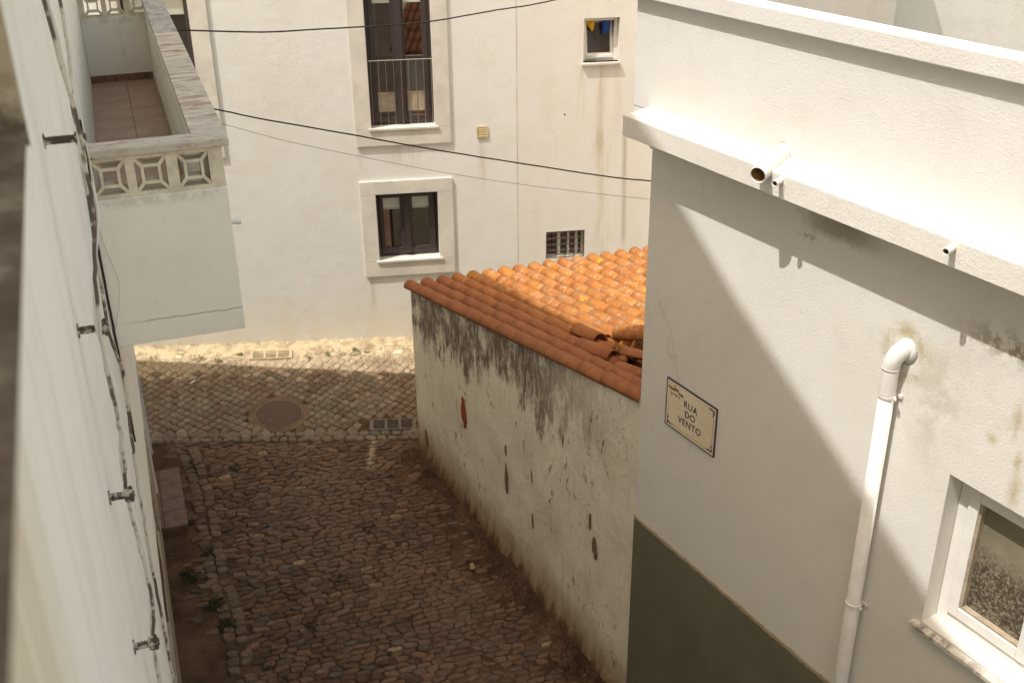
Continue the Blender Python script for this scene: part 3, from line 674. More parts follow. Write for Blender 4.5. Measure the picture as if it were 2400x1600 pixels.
# ledge with slightly sloping top
m = MB(); Y1 = 6.297
bot = [FR(-4, -.2, -2.155), FR(Y1, -.2, -2.155), FR(Y1, .235, -2.155), FR(-4, .235, -2.155)]; m.prism(bot, [FR(-4, -.2, -1.955), FR(Y1, -.2, -1.955), FR(Y1, .235, -2.004), FR(-4, .235, -2.004)])
m.box(FR, Y1 - .001, UY - .002, -.6, -.003, -2.155, -2.008)
m.build('ledge', M_RIGHT, rh, bevel=.008)
B(FR, 6.0, CY + .035, -.5, .004, -2.28, -2.157).build('corner_cap', M_RIGHT, rh, bevel=.006)
B(FR, -4, CY + .002, -.05, .012, -8.6, -5.50).build('green_base', M_GREEN, rh, bevel=.004)
B(FR, -4, CY + .001, -.05, .0125, -5.499, -5.484).build('base_edge', M_TRIM, rh, bevel=.003)
# window
m = MB(); y0, y1, z0, z1 = 2.10, 3.328, -4.50, -3.444; q0, q1 = -.19, -.125
e = .002
m.box(FR, y1 - .075, y1 - e, q0, q1, z0, z1 - e); m.box(FR, y0, y1 - .075, q0, q1, z1 - .075, z1 - e); m.box(FR, y0, y1 - .075, q0, q1, z0, z0 + .085)
m.build('window_frame', M_WFRAME, rh, bevel=.004)
m = MB(); a, b, c, d = 2.70, 3.250, z0 + .087, z1 - .077
m.box(FR, b - .07, b, q0 + .01, q1 + .02, c, d); m.box(FR, a, a + .07, q0 + .01, q1 + .02, c, d); m.box(FR, a + .07, b - .07, q0 + .01, q1 + .019, c, c + .07); m.box(FR, a + .07, b - .07, q0 + .01, q1 + .019, d - .07, d)
m.build('sash', M_WFRAME, rh, bevel=.005)
m = MB(); i0 = .018
m.box(FR, b - .07 - i0, b - .0705, q0 + .02, q1 + .008, c + .07, d - .07); m.box(FR, a + .07, b - .07 - i0, q0 + .02, q1 + .008, c + .0705, c + .07 + i0)
m.build('glazing_bead', M_TRIM, rh, bevel=.003)
B(FR, a + .06, b - .06, q0 + .03, q0 + .036, c + .06, d - .06).build('pane', M_DPANE, rh)
m = MB(); a2 = 2.11; m.box(FR, 2.63, 2.698, q0 + .01, q1 + .016, c, d); m.box(FR, a2, 2.63, q0 + .01, q1 + .015, c, c + .07); m.build('sash', M_WFRAME, rh, bevel=.005)
B(FR, a2, 2.63, q0 + .03, q0 + .036, c + .06, d).build('pane', M_DPANE, rh)
m = MB(); m.prism([FR(2.0, -.13, -4.545), FR(3.385, -.13, -4.545), FR(3.385, .045, -4.552), FR(2.0, .045, -4.552)], [FR(2.0, -.13, -4.503), FR(3.385, -.13, -4.503), FR(3.385, .045, -4.522), FR(2.0, .045, -4.522)])
m.build('marble_sill', M_MARS, rh, bevel=.004)
# name plate
pl_ = thing('street_name_plate', FR(5.6, 0, -4.40), 'cream tiled street sign reading RUA DO VENTO on the white corner wall', 'sign')
PY0, PY1, PZ0, PZ1 = 5.303, 5.90, -4.401, -3.99
def platemat():
    n = N('cream_glazed_tile'); x, y, z = n.xyz(); c = n.mix(n.ramp(n.noise(4, 3, .6), .35, .7), (.78, .69, .52), (.73, .62, .45))
    ln_ = gauss(n, z, -4.195, .0016); c = n.mix(n.ma('MULTIPLY', ln_, .4), c, (.35, .25, .14)); return n.out(c, .35, .5)
B(FR, PY0 + .008, PY1 - .008, .001, .010, PZ0 + .008, PZ1 - .008).build('tile_face', platemat(), pl_)
M_NAVY = simple('dark_blue_glaze', (.035, .035, .06), .4, .5); M_SEP = simple('sepia_glaze', (.20, .075, .03), .45, .4, 0, .3, 60); M_OCH = simple('ochre_glaze', (.42, .24, .08), .45, .4); M_BLG = simple('blue_grey_glaze', (.10, .11, .17), .4, .5, 0, .4, 90)
m = MB()
for r in ((PY0, PY0 + .008, PZ0, PZ1), (PY1 - .008, PY1, PZ0, PZ1), (PY0 + .008, PY1 - .008, PZ0, PZ0 + .008), (PY0 + .008, PY1 - .008, PZ1 - .008, PZ1)): m.box(FR, r[0], r[1], .001, .012, r[2], r[3])
m.build('border', M_NAVY, pl_)
def letters(s, zc, size, yc=5.603):
    cu = bpy.data.curves.new('lettering', 'FONT'); cu.body = s; cu.size = size; cu.align_x = 'CENTER'; cu.extrude = .0006; cu.offset = .0009; cu.space_character = 1.12
    ob = bpy.data.objects.new('tmp', cu); S.collection.objects.link(ob); bpy.context.view_layer.update()
    me = bpy.data.meshes.new_from_object(ob.evaluated_get(bpy.context.evaluated_depsgraph_get())); bpy.data.objects.remove(ob)
    o = bpy.data.objects.new('lettering', me); S.collection.objects.link(o); me.materials.clear(); me.materials.append(M_NAVY)
    T = Matrix(((0, 0, -1, 0), (-1, 0, 0, 0), (0, 1, 0, 0), (0, 0, 0, 1)))
    me.transform(T); o.location = V((XR - .0107, yc, zc)) - pl_.location; o.parent = pl_
letters('RUA', -4.150, .078); letters('DO', -4.228, .078); letters('VENTO', -4.308, .078)
def blob(m, y, z, r, seed, k=9, jag=.5, b0=.0102, b1=.0112):
    rr = random.Random(seed); P = [(y + r * (1 - jag * rr.random()) * math.cos(2 * math.pi * i / k), z + r * (1 - jag * rr.random()) * math.sin(2 * math.pi * i / k)) for i in range(k)]
    m.prism([FR(p[0], b0, p[1]) for p in P], [FR(p[0], b1, p[1]) for p in P])
for (yy, zz, sy, sz) in ((PY0 + .045, PZ1 - .045, 1, -1), (PY1 - .045, PZ0 + .045, -1, 1), (PY0 + .045, PZ0 + .045, 1, 1)):
    m = MB()
    for i in range(9):
        t = i / 8 - .5; blob(m, yy - .012 * sy + sy * max(0, t) * .11 + rnd.uniform(-.006, .006), zz - .012 * sz + sz * max(0, -t) * .11 + rnd.uniform(-.006, .006), .013 * (1.1 - abs(t)), i * 7 + int(zz * 100), b1=.0112 + i * .0001)
    m.build('corner_ornament', M_BLG, pl_)
m = MB()
m.box(FR, PY0 + .030, PY0 + .034, .0101, .0108, PZ0 + .1, PZ1 - .1); m.box(FR, PY0 + .1, PY1 - .1, .0101, .0108, PZ0 + .030, PZ0 + .034); m.box(FR, PY1 - .034, PY1 - .030, .0101, .0108, PZ0 + .1, PZ0 + .17)
m.build('ochre_line', M_OCH, pl_)
m = MB()
for i in range(9): blob(m, 5.865 - i * .02, -4.058 - .004 * math.sin(i) - (.012 if i > 5 else 0), .014, 40 + i, b1=.0112 + i * .0001)
m.box(FR, 5.795, 5.803, .0102, .0122, -4.062, -4.022)
for i in range(12): blob(m, 5.85 - rnd.random() * .12, -4.08 - rnd.random() * .035, .007, 60 + i, b1=.0113 + i * .0001)
m.build('landscape_drawing', M_SEP, pl_)
# downpipe
dp = thing('downpipe', FR(3.80, .06, -7.9), 'white painted downpipe with a curved elbow coming out of the sunlit wall', 'pipe')
yy, pr, off = 3.795, .046, .062
el = [FR(3.76, -.03, -2.83), FR(3.762, .0, -2.83), FR(3.765, .03, -2.838), FR(3.772, .055, -2.86), FR(3.782, .068, -2.89), FR(3.79, .07, -2.925), FR(yy, .068, -2.955)]
m = MB(); m.tube(el, [.055, .054, .053, .052, .051, .051, .051], 20, False); m.build('elbow', M_PVC, dp, smooth=True)
m = MB(); m.tube([FR(yy, .066, -2.955), FR(yy + .001, .065, -3.12)], .0505, 20, False); m.tube([FR(yy, .066, -2.95), FR(yy, .066, -2.962)], .0535, 20); m.build('coupling', M_PVC, dp, smooth=True, bevel=.0)
m = MB(); m.tube([FR(yy, off, -3.10), FR(yy + .003, off, -5.4), FR(yy + .002, off, -8.0)], pr, 20); m.build('pipe', M_PVC, dp, smooth=True)
for z in (-3.135, -4.67, -6.3):
    m = MB(); m.tube([FR(yy, off, z - .011), FR(yy, off, z + .011)], [.0525, .0525], 20, True); m.box(FR, yy - .10 * 0 - .068, yy + .068, .0, .018, z - .011, z + .011)
    m.tube([FR(yy - .052, off - .01, z), FR(yy - .07, off + .01, z - .004)], .009, 8)
    m.build('bracket', M_PVC, dp, bevel=.003)
# mortar collar round the elbow
m = MB(); n = 22; ring = [FR(3.755 + (.075 + .012 * nz(i, 3)) * math.cos(2 * math.pi * i / n), .0, -2.85 + (.085 + .012 * nz(i, 5)) * math.sin(2 * math.pi * i / n)) for i in range(n)]; r2 = [FR(3.76 + .055 * math.cos(2 * math.pi * i / n), .022, -2.838 + .057 * math.sin(2 * math.pi * i / n)) for i in range(n)]
m.prism(ring, r2); m.build('mortar_collar', M_RIGHT2, dp, smooth=True)
def spout(name, base, tip, r, wall, label, drip=None):
    base, tip = V(base), V(tip); d = (tip - base).normalized(); o = thing(name, base, label, 'pipe', None)
    m = MB(); n = 20; m.tube([base, base + (tip - base) * .5, tip], [r * 1.02, r * 1.01, r], n, False)
    # rolled lip and inner bore
    m.tube([tip, tip + d * .002, tip, tip - d * .012], [r, r - wall * .5, r - wall, r - wall], n, False, fd=d)
    m.build('pipe', M_PVC, o, smooth=True)
    m = MB(); m.tube([tip - d * .010, tip - d * .09], [r - wall, r - wall], n, True); m.f = [f for f in m.f if not (len(f) == n and max(f) < n)]; m.build('bore', M_PVCIN, o, smooth=True)
    return o
s1 = spout('drain_spout', FR(4.90, .0, -1.962), FR(4.755, .335, -2.018), .053, .006, 'thick white drain spout over the ledge, above its long shadow')
s2 = spout('drain_spout', FR(4.668, .20, -2.036), FR(4.628, .315, -2.029 - .01), .020, .004, 'thin white spout right beside the thick one, with a white strip below it')
m = MB(); m.box(FR, 4.625, 4.647, .236, .241, -2.152, -2.05); m.build('drip_strip', M_PVC, s2, bevel=.002)
s3 = spout('drain_spout', FR(3.405, .20, -2.042), FR(3.375, .315, -2.036 - .01), .020, .004, 'thin white spout alone near the right end of the ledge')

# ------------------------------------------------------------------ shed with the tiled roof
sh = thing('tile_roofed_shed', V((XR + 1.2, 8.5, -7.6)), 'low old shed with mould streaked wall and orange tiled roof beside the alley', 'shed')
UD = V((.9825, -.1865, 0)).normalized(); PE = V((XR, 10.72, 0)); YN = CY + .004
def zr(y): return -3.43 - .151 * y - .02
# front wall as a fine slightly wavy sheet
m = MB(); nu, nv = 60, 30; P = []
for j in range(nv + 1):
    for i in range(nu + 1):
        y = YN + (10.72 - YN) * i / nu; zt = zr(y) + .03; zb = zg(XR, y) - .3; z = zb + (zt - zb) * j / nv
        wv = .012 * nz(y, z, .8) + .006 * nz(y + 3, z, 2.3); edge = min(1, i / 3, (nu - i) / 3 + .3)
        foot = max(0, .28 - (z - zg(XR, y))) ; P.append(V((XR + .006 - wv * edge * .9 - foot * foot * 1.1 * edge, y, z)))
m.add(P, [(j * (nu + 1) + i, j * (nu + 1) + i + 1, (j + 1) * (nu + 1) + i + 1, (j + 1) * (nu + 1) + i) for j in range(nv) for i in range(nu)])
E1 = PE + UD * 3.4
bk = []
a0, a1 = V((XR + .02, 10.72, 0)), E1
def wallq(p, q):
    m.quad(V((p.x, p.y, -8)), V((q.x, q.y, -8)), V((q.x, q.y, zr(10.72) + .02)), V((p.x, p.y, zr(10.72) + .02)))
m.quad(V((XR + .009, 10.72, -8)), V((E1.x, E1.y, -8)), V((E1.x, E1.y, zr(10.72) - .07)), V((XR + .009, 10.72, zr(10.72) + .02)))
m.quad(V((E1.x, E1.y, -8)), V((8.1, YN, -8)), V((8.1, YN, zr(YN) - .1)), V((E1.x, E1.y, zr(10.72) - .1)))
m.build('wall', M_OLD, sh, smooth=True)
m = MB(); m.prism([V((XR + .03, YN, zr(YN) - .06)), V((XR + .03, 10.66, zr(10.66) - .06)), V((E1.x, E1.y - .05, zr(10.66) - .16)), V((8.1, YN, zr(YN) - .16))], [V((XR + .03, YN, zr(YN) - .01)), V((XR + .03, 10.66, zr(10.66) - .01)), V((E1.x, E1.y - .05, zr(10.66) - .11)), V((8.1, YN, zr(YN) - .11))]); m.build('roof_bed', M_BROWN, sh)
def patch(m, y, z, wy, wz, seed, b):
    r_ = random.Random(seed); k = 26
    P = []
    for i in range(k):
        a = 2 * math.pi * i / k; rr = 1 - .42 * r_.random() * abs(math.sin(a * 1.5)); P.append((y + wy * rr * math.cos(a) * (1 - .5 * abs(math.sin(a)) ** 3) + .35 * wy * math.sin(a), z + wz * rr * math.sin(a)))
    m.prism([FR(p[0], b - .02, p[1]) for p in P], [FR(p[0], b, p[1]) for p in P])
m = MB(); patch(m, 9.44, -6.07, .05, .20, 3, .012); m.build('exposed_brick_patch', M_BRICK, sh)
for (y, z, a, b, q) in ((8.495, -6.40, .022, .28, 5), (8.50, -6.05, .012, .10, 6), (6.83, -6.22, .04, .19, 8), (6.92, -5.98, .012, .14, 9), (10.47, -6.93, .03, .2, 14), (7.95, -6.6, .010, .14, 12)):
    m = MB(); patch(m, y, z, a, b * .7, q, .0085); m.build('flaked_render_patch', M_BROWNP, sh)
# tiles
def tile(mb, p0, p1, r0, r1, up, tone, concave=False, th=.011, n=8, roll=0.):
    p0, p1, up = V(p0), V(p1), V(up); d = (p1 - p0).normalized(); up = (up - d * up.dot(d)).normalized()
    if roll: up = Matrix.Rotation(roll, 3, d) @ up
    side = d.cross(up); vs = []
    for (p, r) in ((p0, r0), (p0 + (p1 - p0) * .5, (r0 + r1) / 2), (p1, r1)):
        for rr in (r, r - th):
            for i in range(n + 1):
                a = math.pi * (-.04 + 1.08 * i / n); s_ = -1 if concave else 1
                vs.append(p + side * math.cos(a) * rr + up * s_ * (math.sin(a) * rr * .92 - r * .35))
    k = n + 1; fs = []
    for L in range(2):
        o0, i0_, o1, i1 = L * 2 * k, L * 2 * k + k, (L + 1) * 2 * k, (L + 1) * 2 * k + k
        for i in range(n): fs += [(o0 + i, o0 + i + 1, o1 + i + 1, o1 + i), (i0_ + i, i1 + i, i1 + i + 1, i0_ + i + 1)]
        fs += [(o0, o1, i1, i0_), (o0 + n, i0_ + n, i1 + n, o1 + n)]
    fs += [(i, k + i, k + i + 1, i + 1) for i in range(n)] + [(4 * k + i, 4 * k + i + 1, 5 * k + i + 1, 5 * k + i) for i in range(n)]
    mb.add(vs, fs, tone)
tl = MB(); PITCH = .19; EXPO = .365
UPR = V((0, .151, 1)).normalized()
def tt(i):
    b = rnd.uniform(.88, 1.1); return (b, b * rnd.uniform(.95, 1.06), b * rnd.uniform(.9, 1.1))
for i in range(18):
    for con in (1, 0):
        e = PE + V((.055, .02, 0)) + UD * PITCH * (i + (.5 if con else 0))
        fan = R(.66 * min(i, 15)); back = V((-math.sin(fan), -math.cos(fan), 0))
        s = -.10 - (0.04 if con else 0); k = 0; jx = 0
        while True:
            a = e + back * s; b = e + back * (s + .46)
            if b.y < YN + .03 or b.x < XR + .0: 
                if a.y > YN + .14 and a.x > XR: b = a + (b - a) * max(.3, (a.y - YN - .02) / .43)
                else: break
            broken = (not con and 2 <= i <= 6 and a.y < (7.15, 7.6, 8.0, 7.9, 7.5)[i - 2]) or (con and i in (2, 3, 4) and a.y < (7.0, 7.35, 7.5)[i - 2])
            if not broken:
                h = .035 if not con else -.004
                a2 = V((a.x + rnd.uniform(-.006, .006), a.y, -.024 * (a.x - XR) + zr(a.y) + h + .019 + rnd.uniform(-.002, .003))); b2 = V((b.x + rnd.uniform(-.006, .006), b.y, -.024 * (b.x - XR) + zr(b.y) + h + .006))
                # lower end is the far end (water runs to the far eave), it is the wide end and lies on top
                tile(tl, a2, b2, .081 if not con else .070, .073 if not con else .080, UPR, tt(i), bool(con), roll=rnd.uniform(-.05, .05))
            s += EXPO * rnd.uniform(.97, 1.03); k += 1
            if k > 20: break
# mortar lumps at the verge of the top end
tl.build('roof_tiles', M_TILE, sh, smooth=True, weld=False)
m = MB(); m.box(FW, XR - .0, XR + 3.2, YN, YN + .07, zr(YN) + .0, zr(YN) + .055); m.build('mortar_fillet', M_CONC, sh, bevel=.02)
loose = [((5.05, 7.62), (5.08, 7.12), .085, .10, .05, 0), ((5.27, 8.0), (5.25, 7.58), .09, .10, -.1, 0), ((5.44, 7.60), (5.56, 7.18), .12, .19, .6, 0), ((5.36, 7.30), (5.08, 7.02), .06, .05, .3, 1), ((5.20, 7.08), (5.22, 6.70), .10, .15, -.5, 0), ((4.99, 6.93), (5.02, 6.56), .06, .07, .1, 0)]
labs = ['loose curved roof tile lying at the left start of the broken patch on the shed roof', 'loose curved roof tile with its open near end over the dark gap in the shed roof', 'loose roof tile tipped up beside the sunlit edge of the broken patch', 'loose roof tile turned hollow side up across the broken patch', 'tilted roof tile leaning against the white house corner at the broken patch', 'small slipped roof tile lying crosswise lowest in the broken patch']
for (a, b, h0, h1, rl, con), lb in zip(loose, labs):
    m = MB(); tile(m, V((a[0], a[1], zr(a[1]) + h0)), V((b[0], b[1], zr(b[1]) + h1)), .088, .078, UPR, (1.0, .95, .9), bool(con), .013, 10, rl)
    tag(m.build('loose_roof_tile', M_TILE, smooth=True, weld=False), lb, 'roof tile', 'loose tiles on the shed roof')

# house down the alley behind the camera: its roof is what the tall window reflects
nh = thing('tiled_neighbour_house', V((3.2, -6, -8.5)), 'orange tiled roof house seen only mirrored in the french window', 'house')
m = MB(); m.box(FW, .35, 5, -9, -2.8, -9.5, -6.4); m.build('wall', M_RIGHT, nh)
m = MB()
for i in range(24):
    for k in range(13):
        for con in (0, 1):
            x = .22 + (i + .5 * con) * .2; y = -2.5 - k * .36; zf = -6.3 + (-2.5 - y) * .6
            tile(m, V((x, y, zf + (.05 if not con else .0))), V((x, y - .42, zf + .252 + (.035 if not con else -.01))), .095, .085, V((0, .4, 1)), tt(i), bool(con))
m.build('roof_tiles', M_TILE, nh, smooth=True, weld=False)

# ------------------------------------------------------------------ left house
lh = thing('left_house', FL(3, -.5, -7.9), 'tall shaded white house on the left with streaked wall and balcony', 'house')
m = MB()
prof = [(-6, -4.6), (12.64, -4.6), (12.64, -1.66), (12.14, -.26), (11.1, 2.6), (10.12, 2.84), (8.69, 3.22), (7.78, 3.59), (7.23, 3.84), (6.75, 5.2), (6.2, 5.38), (5.77, 5.17), (5.53, 5.10), (4.81, 4.83), (4.09, 4.63), (2.93, 4.28), (-6, 1.6)]  # unseen roofline above the frame, shaped to cast the shadow edges
m.prism([FL(a, 0, c) for a, c in prof], [FL(a, -5, c) for a, c in prof])
m.build('upper_wall', M_LEFT, lh)
m = MB(); m.prism([FL(12.0, -.02, -4.602), FL(12.638, -.02, -4.602), FL(14.6, -5.13, -4.602), FL(12.0, -5.13, -4.602)], [FL(12.0, -.02, -1.63), FL(12.638, -.02, -1.63), FL(14.6, -5.13, -1.63), FL(12.0, -5.13, -1.63)]); m.build('street_wing', M_LEFT, lh)
m = MB(); m.prism([FL(-6, -.11, -8.4), FL(12.62, -.11, -8.4), FL(14.55, -5.13, -8.4), FL(-6, -5.13, -8.4)], [FL(-6, -.11, -4.6), FL(12.62, -.11, -4.6), FL(14.55, -5.13, -4.6), FL(-6, -5.13, -4.6)]); m.build('lower_wall', M_LEFT, lh)
# joinery strips on the lower wall, seen nearly edge-on
for (a, b, z0, z1, mt, nm, pp) in ((11.45, 12.25, -7.1, -5.2, M_BROWN, 'door', -.09), (11.38, 11.45, -7.1, -5.1, M_WFRAME, 'door_jamb', -.06), (12.25, 12.32, -7.1, -5.1, M_WFRAME, 'door_jamb', -.06), (10.2, 11.3, -7.3, -6.2, M_TRIM, 'plinth', -.075), (3, 10.1, -7.9, -6.75, M_TRIM, 'plinth', -.08), (8.6, 9.6, -7.4, -5.2, M_BROWN, 'door', -.095)):
    B(FL, a, b, -.13, pp, z0, z1).build(nm, mt, lh, bevel=.004)
# balcony
S0, S1 = 6.10, 12.15; T = .12; OB = .735; ZB, ZF, ZS, ZK, ZC = -2.78, -2.54, -1.905, -1.672, -1.628
B(FL, S0 + .12, S1, .0, OB - .001, ZB + .0005, ZF).build('balcony_slab', M_BALC, lh, bevel=.006)
B(FL, S0 + T, S1 - T, .002, OB - T, ZF + .001, ZF + .006).build('balcony_floor', M_FLOOR, lh)
m = MB(); m.box(FL, S0, S0 + T - .001, .0, OB, ZB, ZS); m.build('balcony_parapet', M_BALC, lh, bevel=.006)
B(FL, S0 + T, S1 - T, OB - T, OB - .002, ZF, ZK).build('balcony_parapet', M_BALC, lh, bevel=.004)
B(FL, S1 - T, S1 - .001, .0, OB - .001, ZF, ZS).build('balcony_parapet', M_BALC, lh, bevel=.004)
B(FL, S1 - T - .012, S1 - T, .0, OB - T, ZF + .006, ZF + .075).build('skirting', M_BROWNP, lh)
B(FL, S0 + T, S1 - T, OB - T - .012, OB - T, ZF + .006, ZF + .07).build('skirting', M_TRIM, lh)
def block(mb, s0, s1, c0, cz, hw, hh):
    F = FL; t = .017
    iw, ih = hw * .44, hh * .42
    for (x0_, x1_, a0_, a1_) in ((-iw - t, -iw, -ih - t, ih + t), (iw, iw + t, -ih - t, ih + t), (-iw, iw, -ih - t, -ih), (-iw, iw, ih, ih + t)): mb.box(F, s0, s1, c0 + x0_, c0 + x1_, cz + a0_, cz + a1_)
    for sx in (-1, 1):
        for sz in (-1, 1):
            a = (c0 + sx * (iw + t * .6), cz + sz * (ih + t * .6)); b = (c0 + sx * (hw + .002), cz + sz * (hh + .002)); dx, dz = b[0] - a[0], b[1] - a[1]; L = math.hypot(dx, dz); px, pz = -dz / L * t * .55, dx / L * t * .55
            q = [(a[0] + px, a[1] + pz), (b[0] + px, b[1] + pz), (b[0] - px, b[1] - pz), (a[0] - px, a[1] - pz)]
            mb.prism([F(s0 + .001, x, z) for x, z in q], [F(s1 - .001, x, z) for x, z in q])
for (sa, sb) in ((S0 + .004, S0 + .10), (S1 - .10, S1 - .004)):
    cent = [.135, .347, .572]; hw, hh = .082, .0915; zc_ = (ZS + ZK) / 2 - .003
    m = MB(); edges = [0] + [x for c in cent for x in (c - hw, c + hw)] + [OB - .003]
    for k in range(0, len(edges), 2): m.box(FL, sa, sb, edges[k], edges[k + 1], ZS + .0005, ZK - .0005)
    for c in cent: m.box(FL, sa + .001, sb - .001, c - hw, c + hw, ZS + .0005, zc_ - hh); m.box(FL, sa + .001, sb - .001, c - hw, c + hw, zc_ + hh, ZK - .0005)
    fr = m.build('screen_surround', M_CONC, lh, bevel=.002)
    for c in cent:
        m = MB(); block(m, sa + .006, sb - .006, c, zc_, hw, hh); m.build('screen_block', M_CONC, fr, bevel=.0015)
OC = OB + .035; IC = OB - T - .03
def capq(m, P): m.prism([FL(a, b, ZK) for a, b in P], [FL(a, b, ZC) for a, b in P])
m = MB(); capq(m, [(S0 - .03, 0.0), (S0 - .03, OC), (S0 + T + .03, IC), (S0 + T + .03, 0.0)]); m.build('marble_cap', M_MARR, lh, bevel=.006)
m = MB(); SM = 9.4; capq(m, [(S0 - .029, OC + .001), (SM, OC + .001), (SM, IC), (S0 + T + .033, IC)]); m.build('marble_cap', M_MARR, lh, bevel=.006)
m = MB(); capq(m, [(SM + .003, OC), (S1 + .03, OC), (S1 - T - .03, IC), (SM + .003, IC)]); m.build('marble_cap', M_MARG, lh, bevel=.006)
m = MB(); capq(m, [(S1 - T - .027, 0), (S1 - T - .027, IC - .003), (S1 + .03, OC - .003), (S1 + .03, 0)]); m.build('marble_cap', M_MARG, lh, bevel=.006)
bs = spout('balcony_spout', FL(6.75, OB - .02, -2.33), FL(6.75, OB + .105, -2.345), .018, .003, 'short grey spout sticking out of the outer side of the balcony')
# cables clamped to the wall
brs = [((3.79, -.962), .13), ((3.585, -1.544), .10), ((3.457, -2.118), .085), ((3.2, -2.56), .085)]
bl = ['topmost flaking cable clamp arm on the left wall, level with the balcony rail', 'flaking cable clamp arm on the left wall level with the balcony bottom', 'dark cable clamp arm on the left wall beside the paved doorstep', 'lowest cable clamp arm on the left wall near the foot of the picture']
def paintflake():
    n = N('flaking_white_paint_on_iron'); c = n.mix(n.ramp(n.noise(30, 3, .7), .48, .56), (.075, .058, .046), (.50, .45, .36)); n.bump(n.noise(42, 4, .7), .002, .6); return n.out(c, .7, .3)
M_FLK = paintflake()
def darkflake():
    n = N('flaking_cable_paint'); c = n.mix(n.ramp(n.noise(3.2, 4, .75), .45, .53), (.13, .10, .08), (.60, .56, .47)); return n.out(c, .7, .3)
M_FLC = darkflake()
for ((s_, z_), L), lb in zip(brs, bl):
    t_ = thing('cable_clamp', FL(s_, 0, z_ - .02), lb, 'cable clamp', 'cable clamps on the left wall')
    B(FL, s_ - .008, s_ + .008, .0, L, z_ - .012, z_ + .012).build('arm', M_FLK, t_, bevel=.003)
    B(FL, s_ - .016, s_ + .016, L - .035, L - .004, z_ - .021, z_ + .021).build('clamp_block', M_FLK, t_, bevel=.004)
    m = MB(); m.tube([FL(s_, L - .012, z_ - .03), FL(s_, L - .012, z_ + .03)], .006, 8); m.build('bolt', M_IRON, t_)
    B(FL, s_ - .013, s_ + .013, .0005, .005, z_ - .022, z_ + .022).build('base_plate', M_FLK, t_, bevel=.001)
def smooth_pts(P, n=6):
    out = []; P = [V(p) for p in P]
    for i in range(len(P) - 1):
        p0, p1, p2, p3 = P[max(i - 1, 0)], P[i], P[i + 1], P[min(i + 2, len(P) - 1)]
        for k in range(n):
            t = k / n; out.append(.5 * ((2 * p1) + (p2 - p0) * t + (2 * p0 - 5 * p1 + 4 * p2 - p3) * t * t + (3 * p1 - p0 - 3 * p2 + p3) * t ** 3))
    return out + [P[-1]]
def cable(name, pts, r, mat, label, wob=0.):
    P = smooth_pts(pts)
    if wob: P = [p + V((rnd.uniform(-wob, wob), rnd.uniform(-wob, wob), rnd.uniform(-wob, wob))) for p in P]
    m = MB(); m.tube(P, r, 7); return tag(m.build(name, mat, smooth=True), label, 'cable')
c1 = [(.08, -.3), (.10, -.6), (.123, -.892), (.117, -.98), (.12, -1.127), (.086, -1.357), (.072, -1.517), (.067, -1.684), (.072, -1.869), (.068, -2.026), (.053, -2.185), (.065, -2.473), (.066, -2.694), (.045, -2.834), (.036, -3.044), (.03, -3.6)]
cable('wall_cable', [FL(3.55, max(.012, a), z) for a, z in c1], .0065, M_FLC, 'flaking painted cable hanging straight down through the wall clamps', .002)
cable('wall_cable', [FL(3.57, max(.012, a) + .012 * math.sin(i * 1.9), z) for i, (a, z) in enumerate(c1)], .005, M_WFRAME, 'thin white cable twisted round the flaking cable in the wall clamps', .001)
c2 = [(.078, -.4), (.078, -.84), (.07, -1.005), (.047, -1.212), (.063, -1.351), (.042, -1.656), (.028, -2.0), (.023, -2.272), (.039, -2.417), (.054, -2.516), (.04, -2.761), (.028, -3.016), (.02, -3.2), (.02, -3.393), (.012, -3.646), (.01, -3.908), (.01, -4.218), (.01, -4.55)]
cable('wall_cable', [FL(5.2, max(.013, a), z) for a, z in c2], .008, M_FLC, 'second flaking cable on the left wall between the clamps and the balcony', .002)
cable('wall_cable', [FL(6.05, .04, -1.45), FL(6.06, .035, -1.75), FL(6.08, .012, -1.93), FL(6.09, .010, -2.25), FL(6.09, .010, -2.6), FL(6.09, .012, -2.79), FL(6.09, .012, -3.4)], .006, M_CABLE, 'dark thin cable pinned down the corner where the balcony meets the wall', .001)
cable('wall_cable', [FL(5.95, .02, -.6), FL(6.0, .05, -1.2), FL(6.03, .05, -1.55), FL(6.04, .05, -1.8), FL(6.085, .03, -1.93), FL(6.095, .045, -2.15), FL(6.095, .083, -2.363), FL(6.095, .069, -2.494), FL(6.095, .012, -2.7), FL(6.09, .008, -2.79)], .0022, M_BALC, 'thin cream painted cable curving over the balcony front', .001)
# cables across the street
cable('overhead_cable', [FL(9.88, .735, -1.73)] + [V(p) for p in ((2.291, 9.847, -1.744), (3.046, 9.877, -1.84), (3.72, 9.902, -1.88), (4.348, 9.927, -1.913), (4.821, 9.945, -1.921), (5.521, 9.972, -1.889), (6.251, 10.0, -1.855), (8.2, 10.1, -1.68))], .007, M_CABLE, 'uppermost black overhead cable crossing in front of the tall french window', .0015)
cable('overhead_cable', [FL(7.12, .735, -1.73)] + [V(p) for p in ((1.795, 7.038, -1.756), (2.084, 6.962, -1.845), (2.624, 6.82, -1.993), (3.194, 6.671, -2.152), (3.797, 6.513, -2.307), (4.435, 6.345, -2.465), (4.775, 6.255, -2.532))], .005, M_CABLE, 'thick lower overhead cable sagging from the balcony to the corner of the white house', .0008)
cable('overhead_wire', [FL(6.86, .735, -1.76)] + [V(p) for p in ((1.749, 6.776, -1.784), (2.135, 6.71, -1.935), (2.544, 6.64, -2.073), (3.125, 6.541, -2.258), (3.75, 6.434, -2.432), (4.421, 6.319, -2.594), (4.775, 6.257, -2.675))], .0014, M_CABLE, 'hair thin overhead wire just below the two overhead cables')
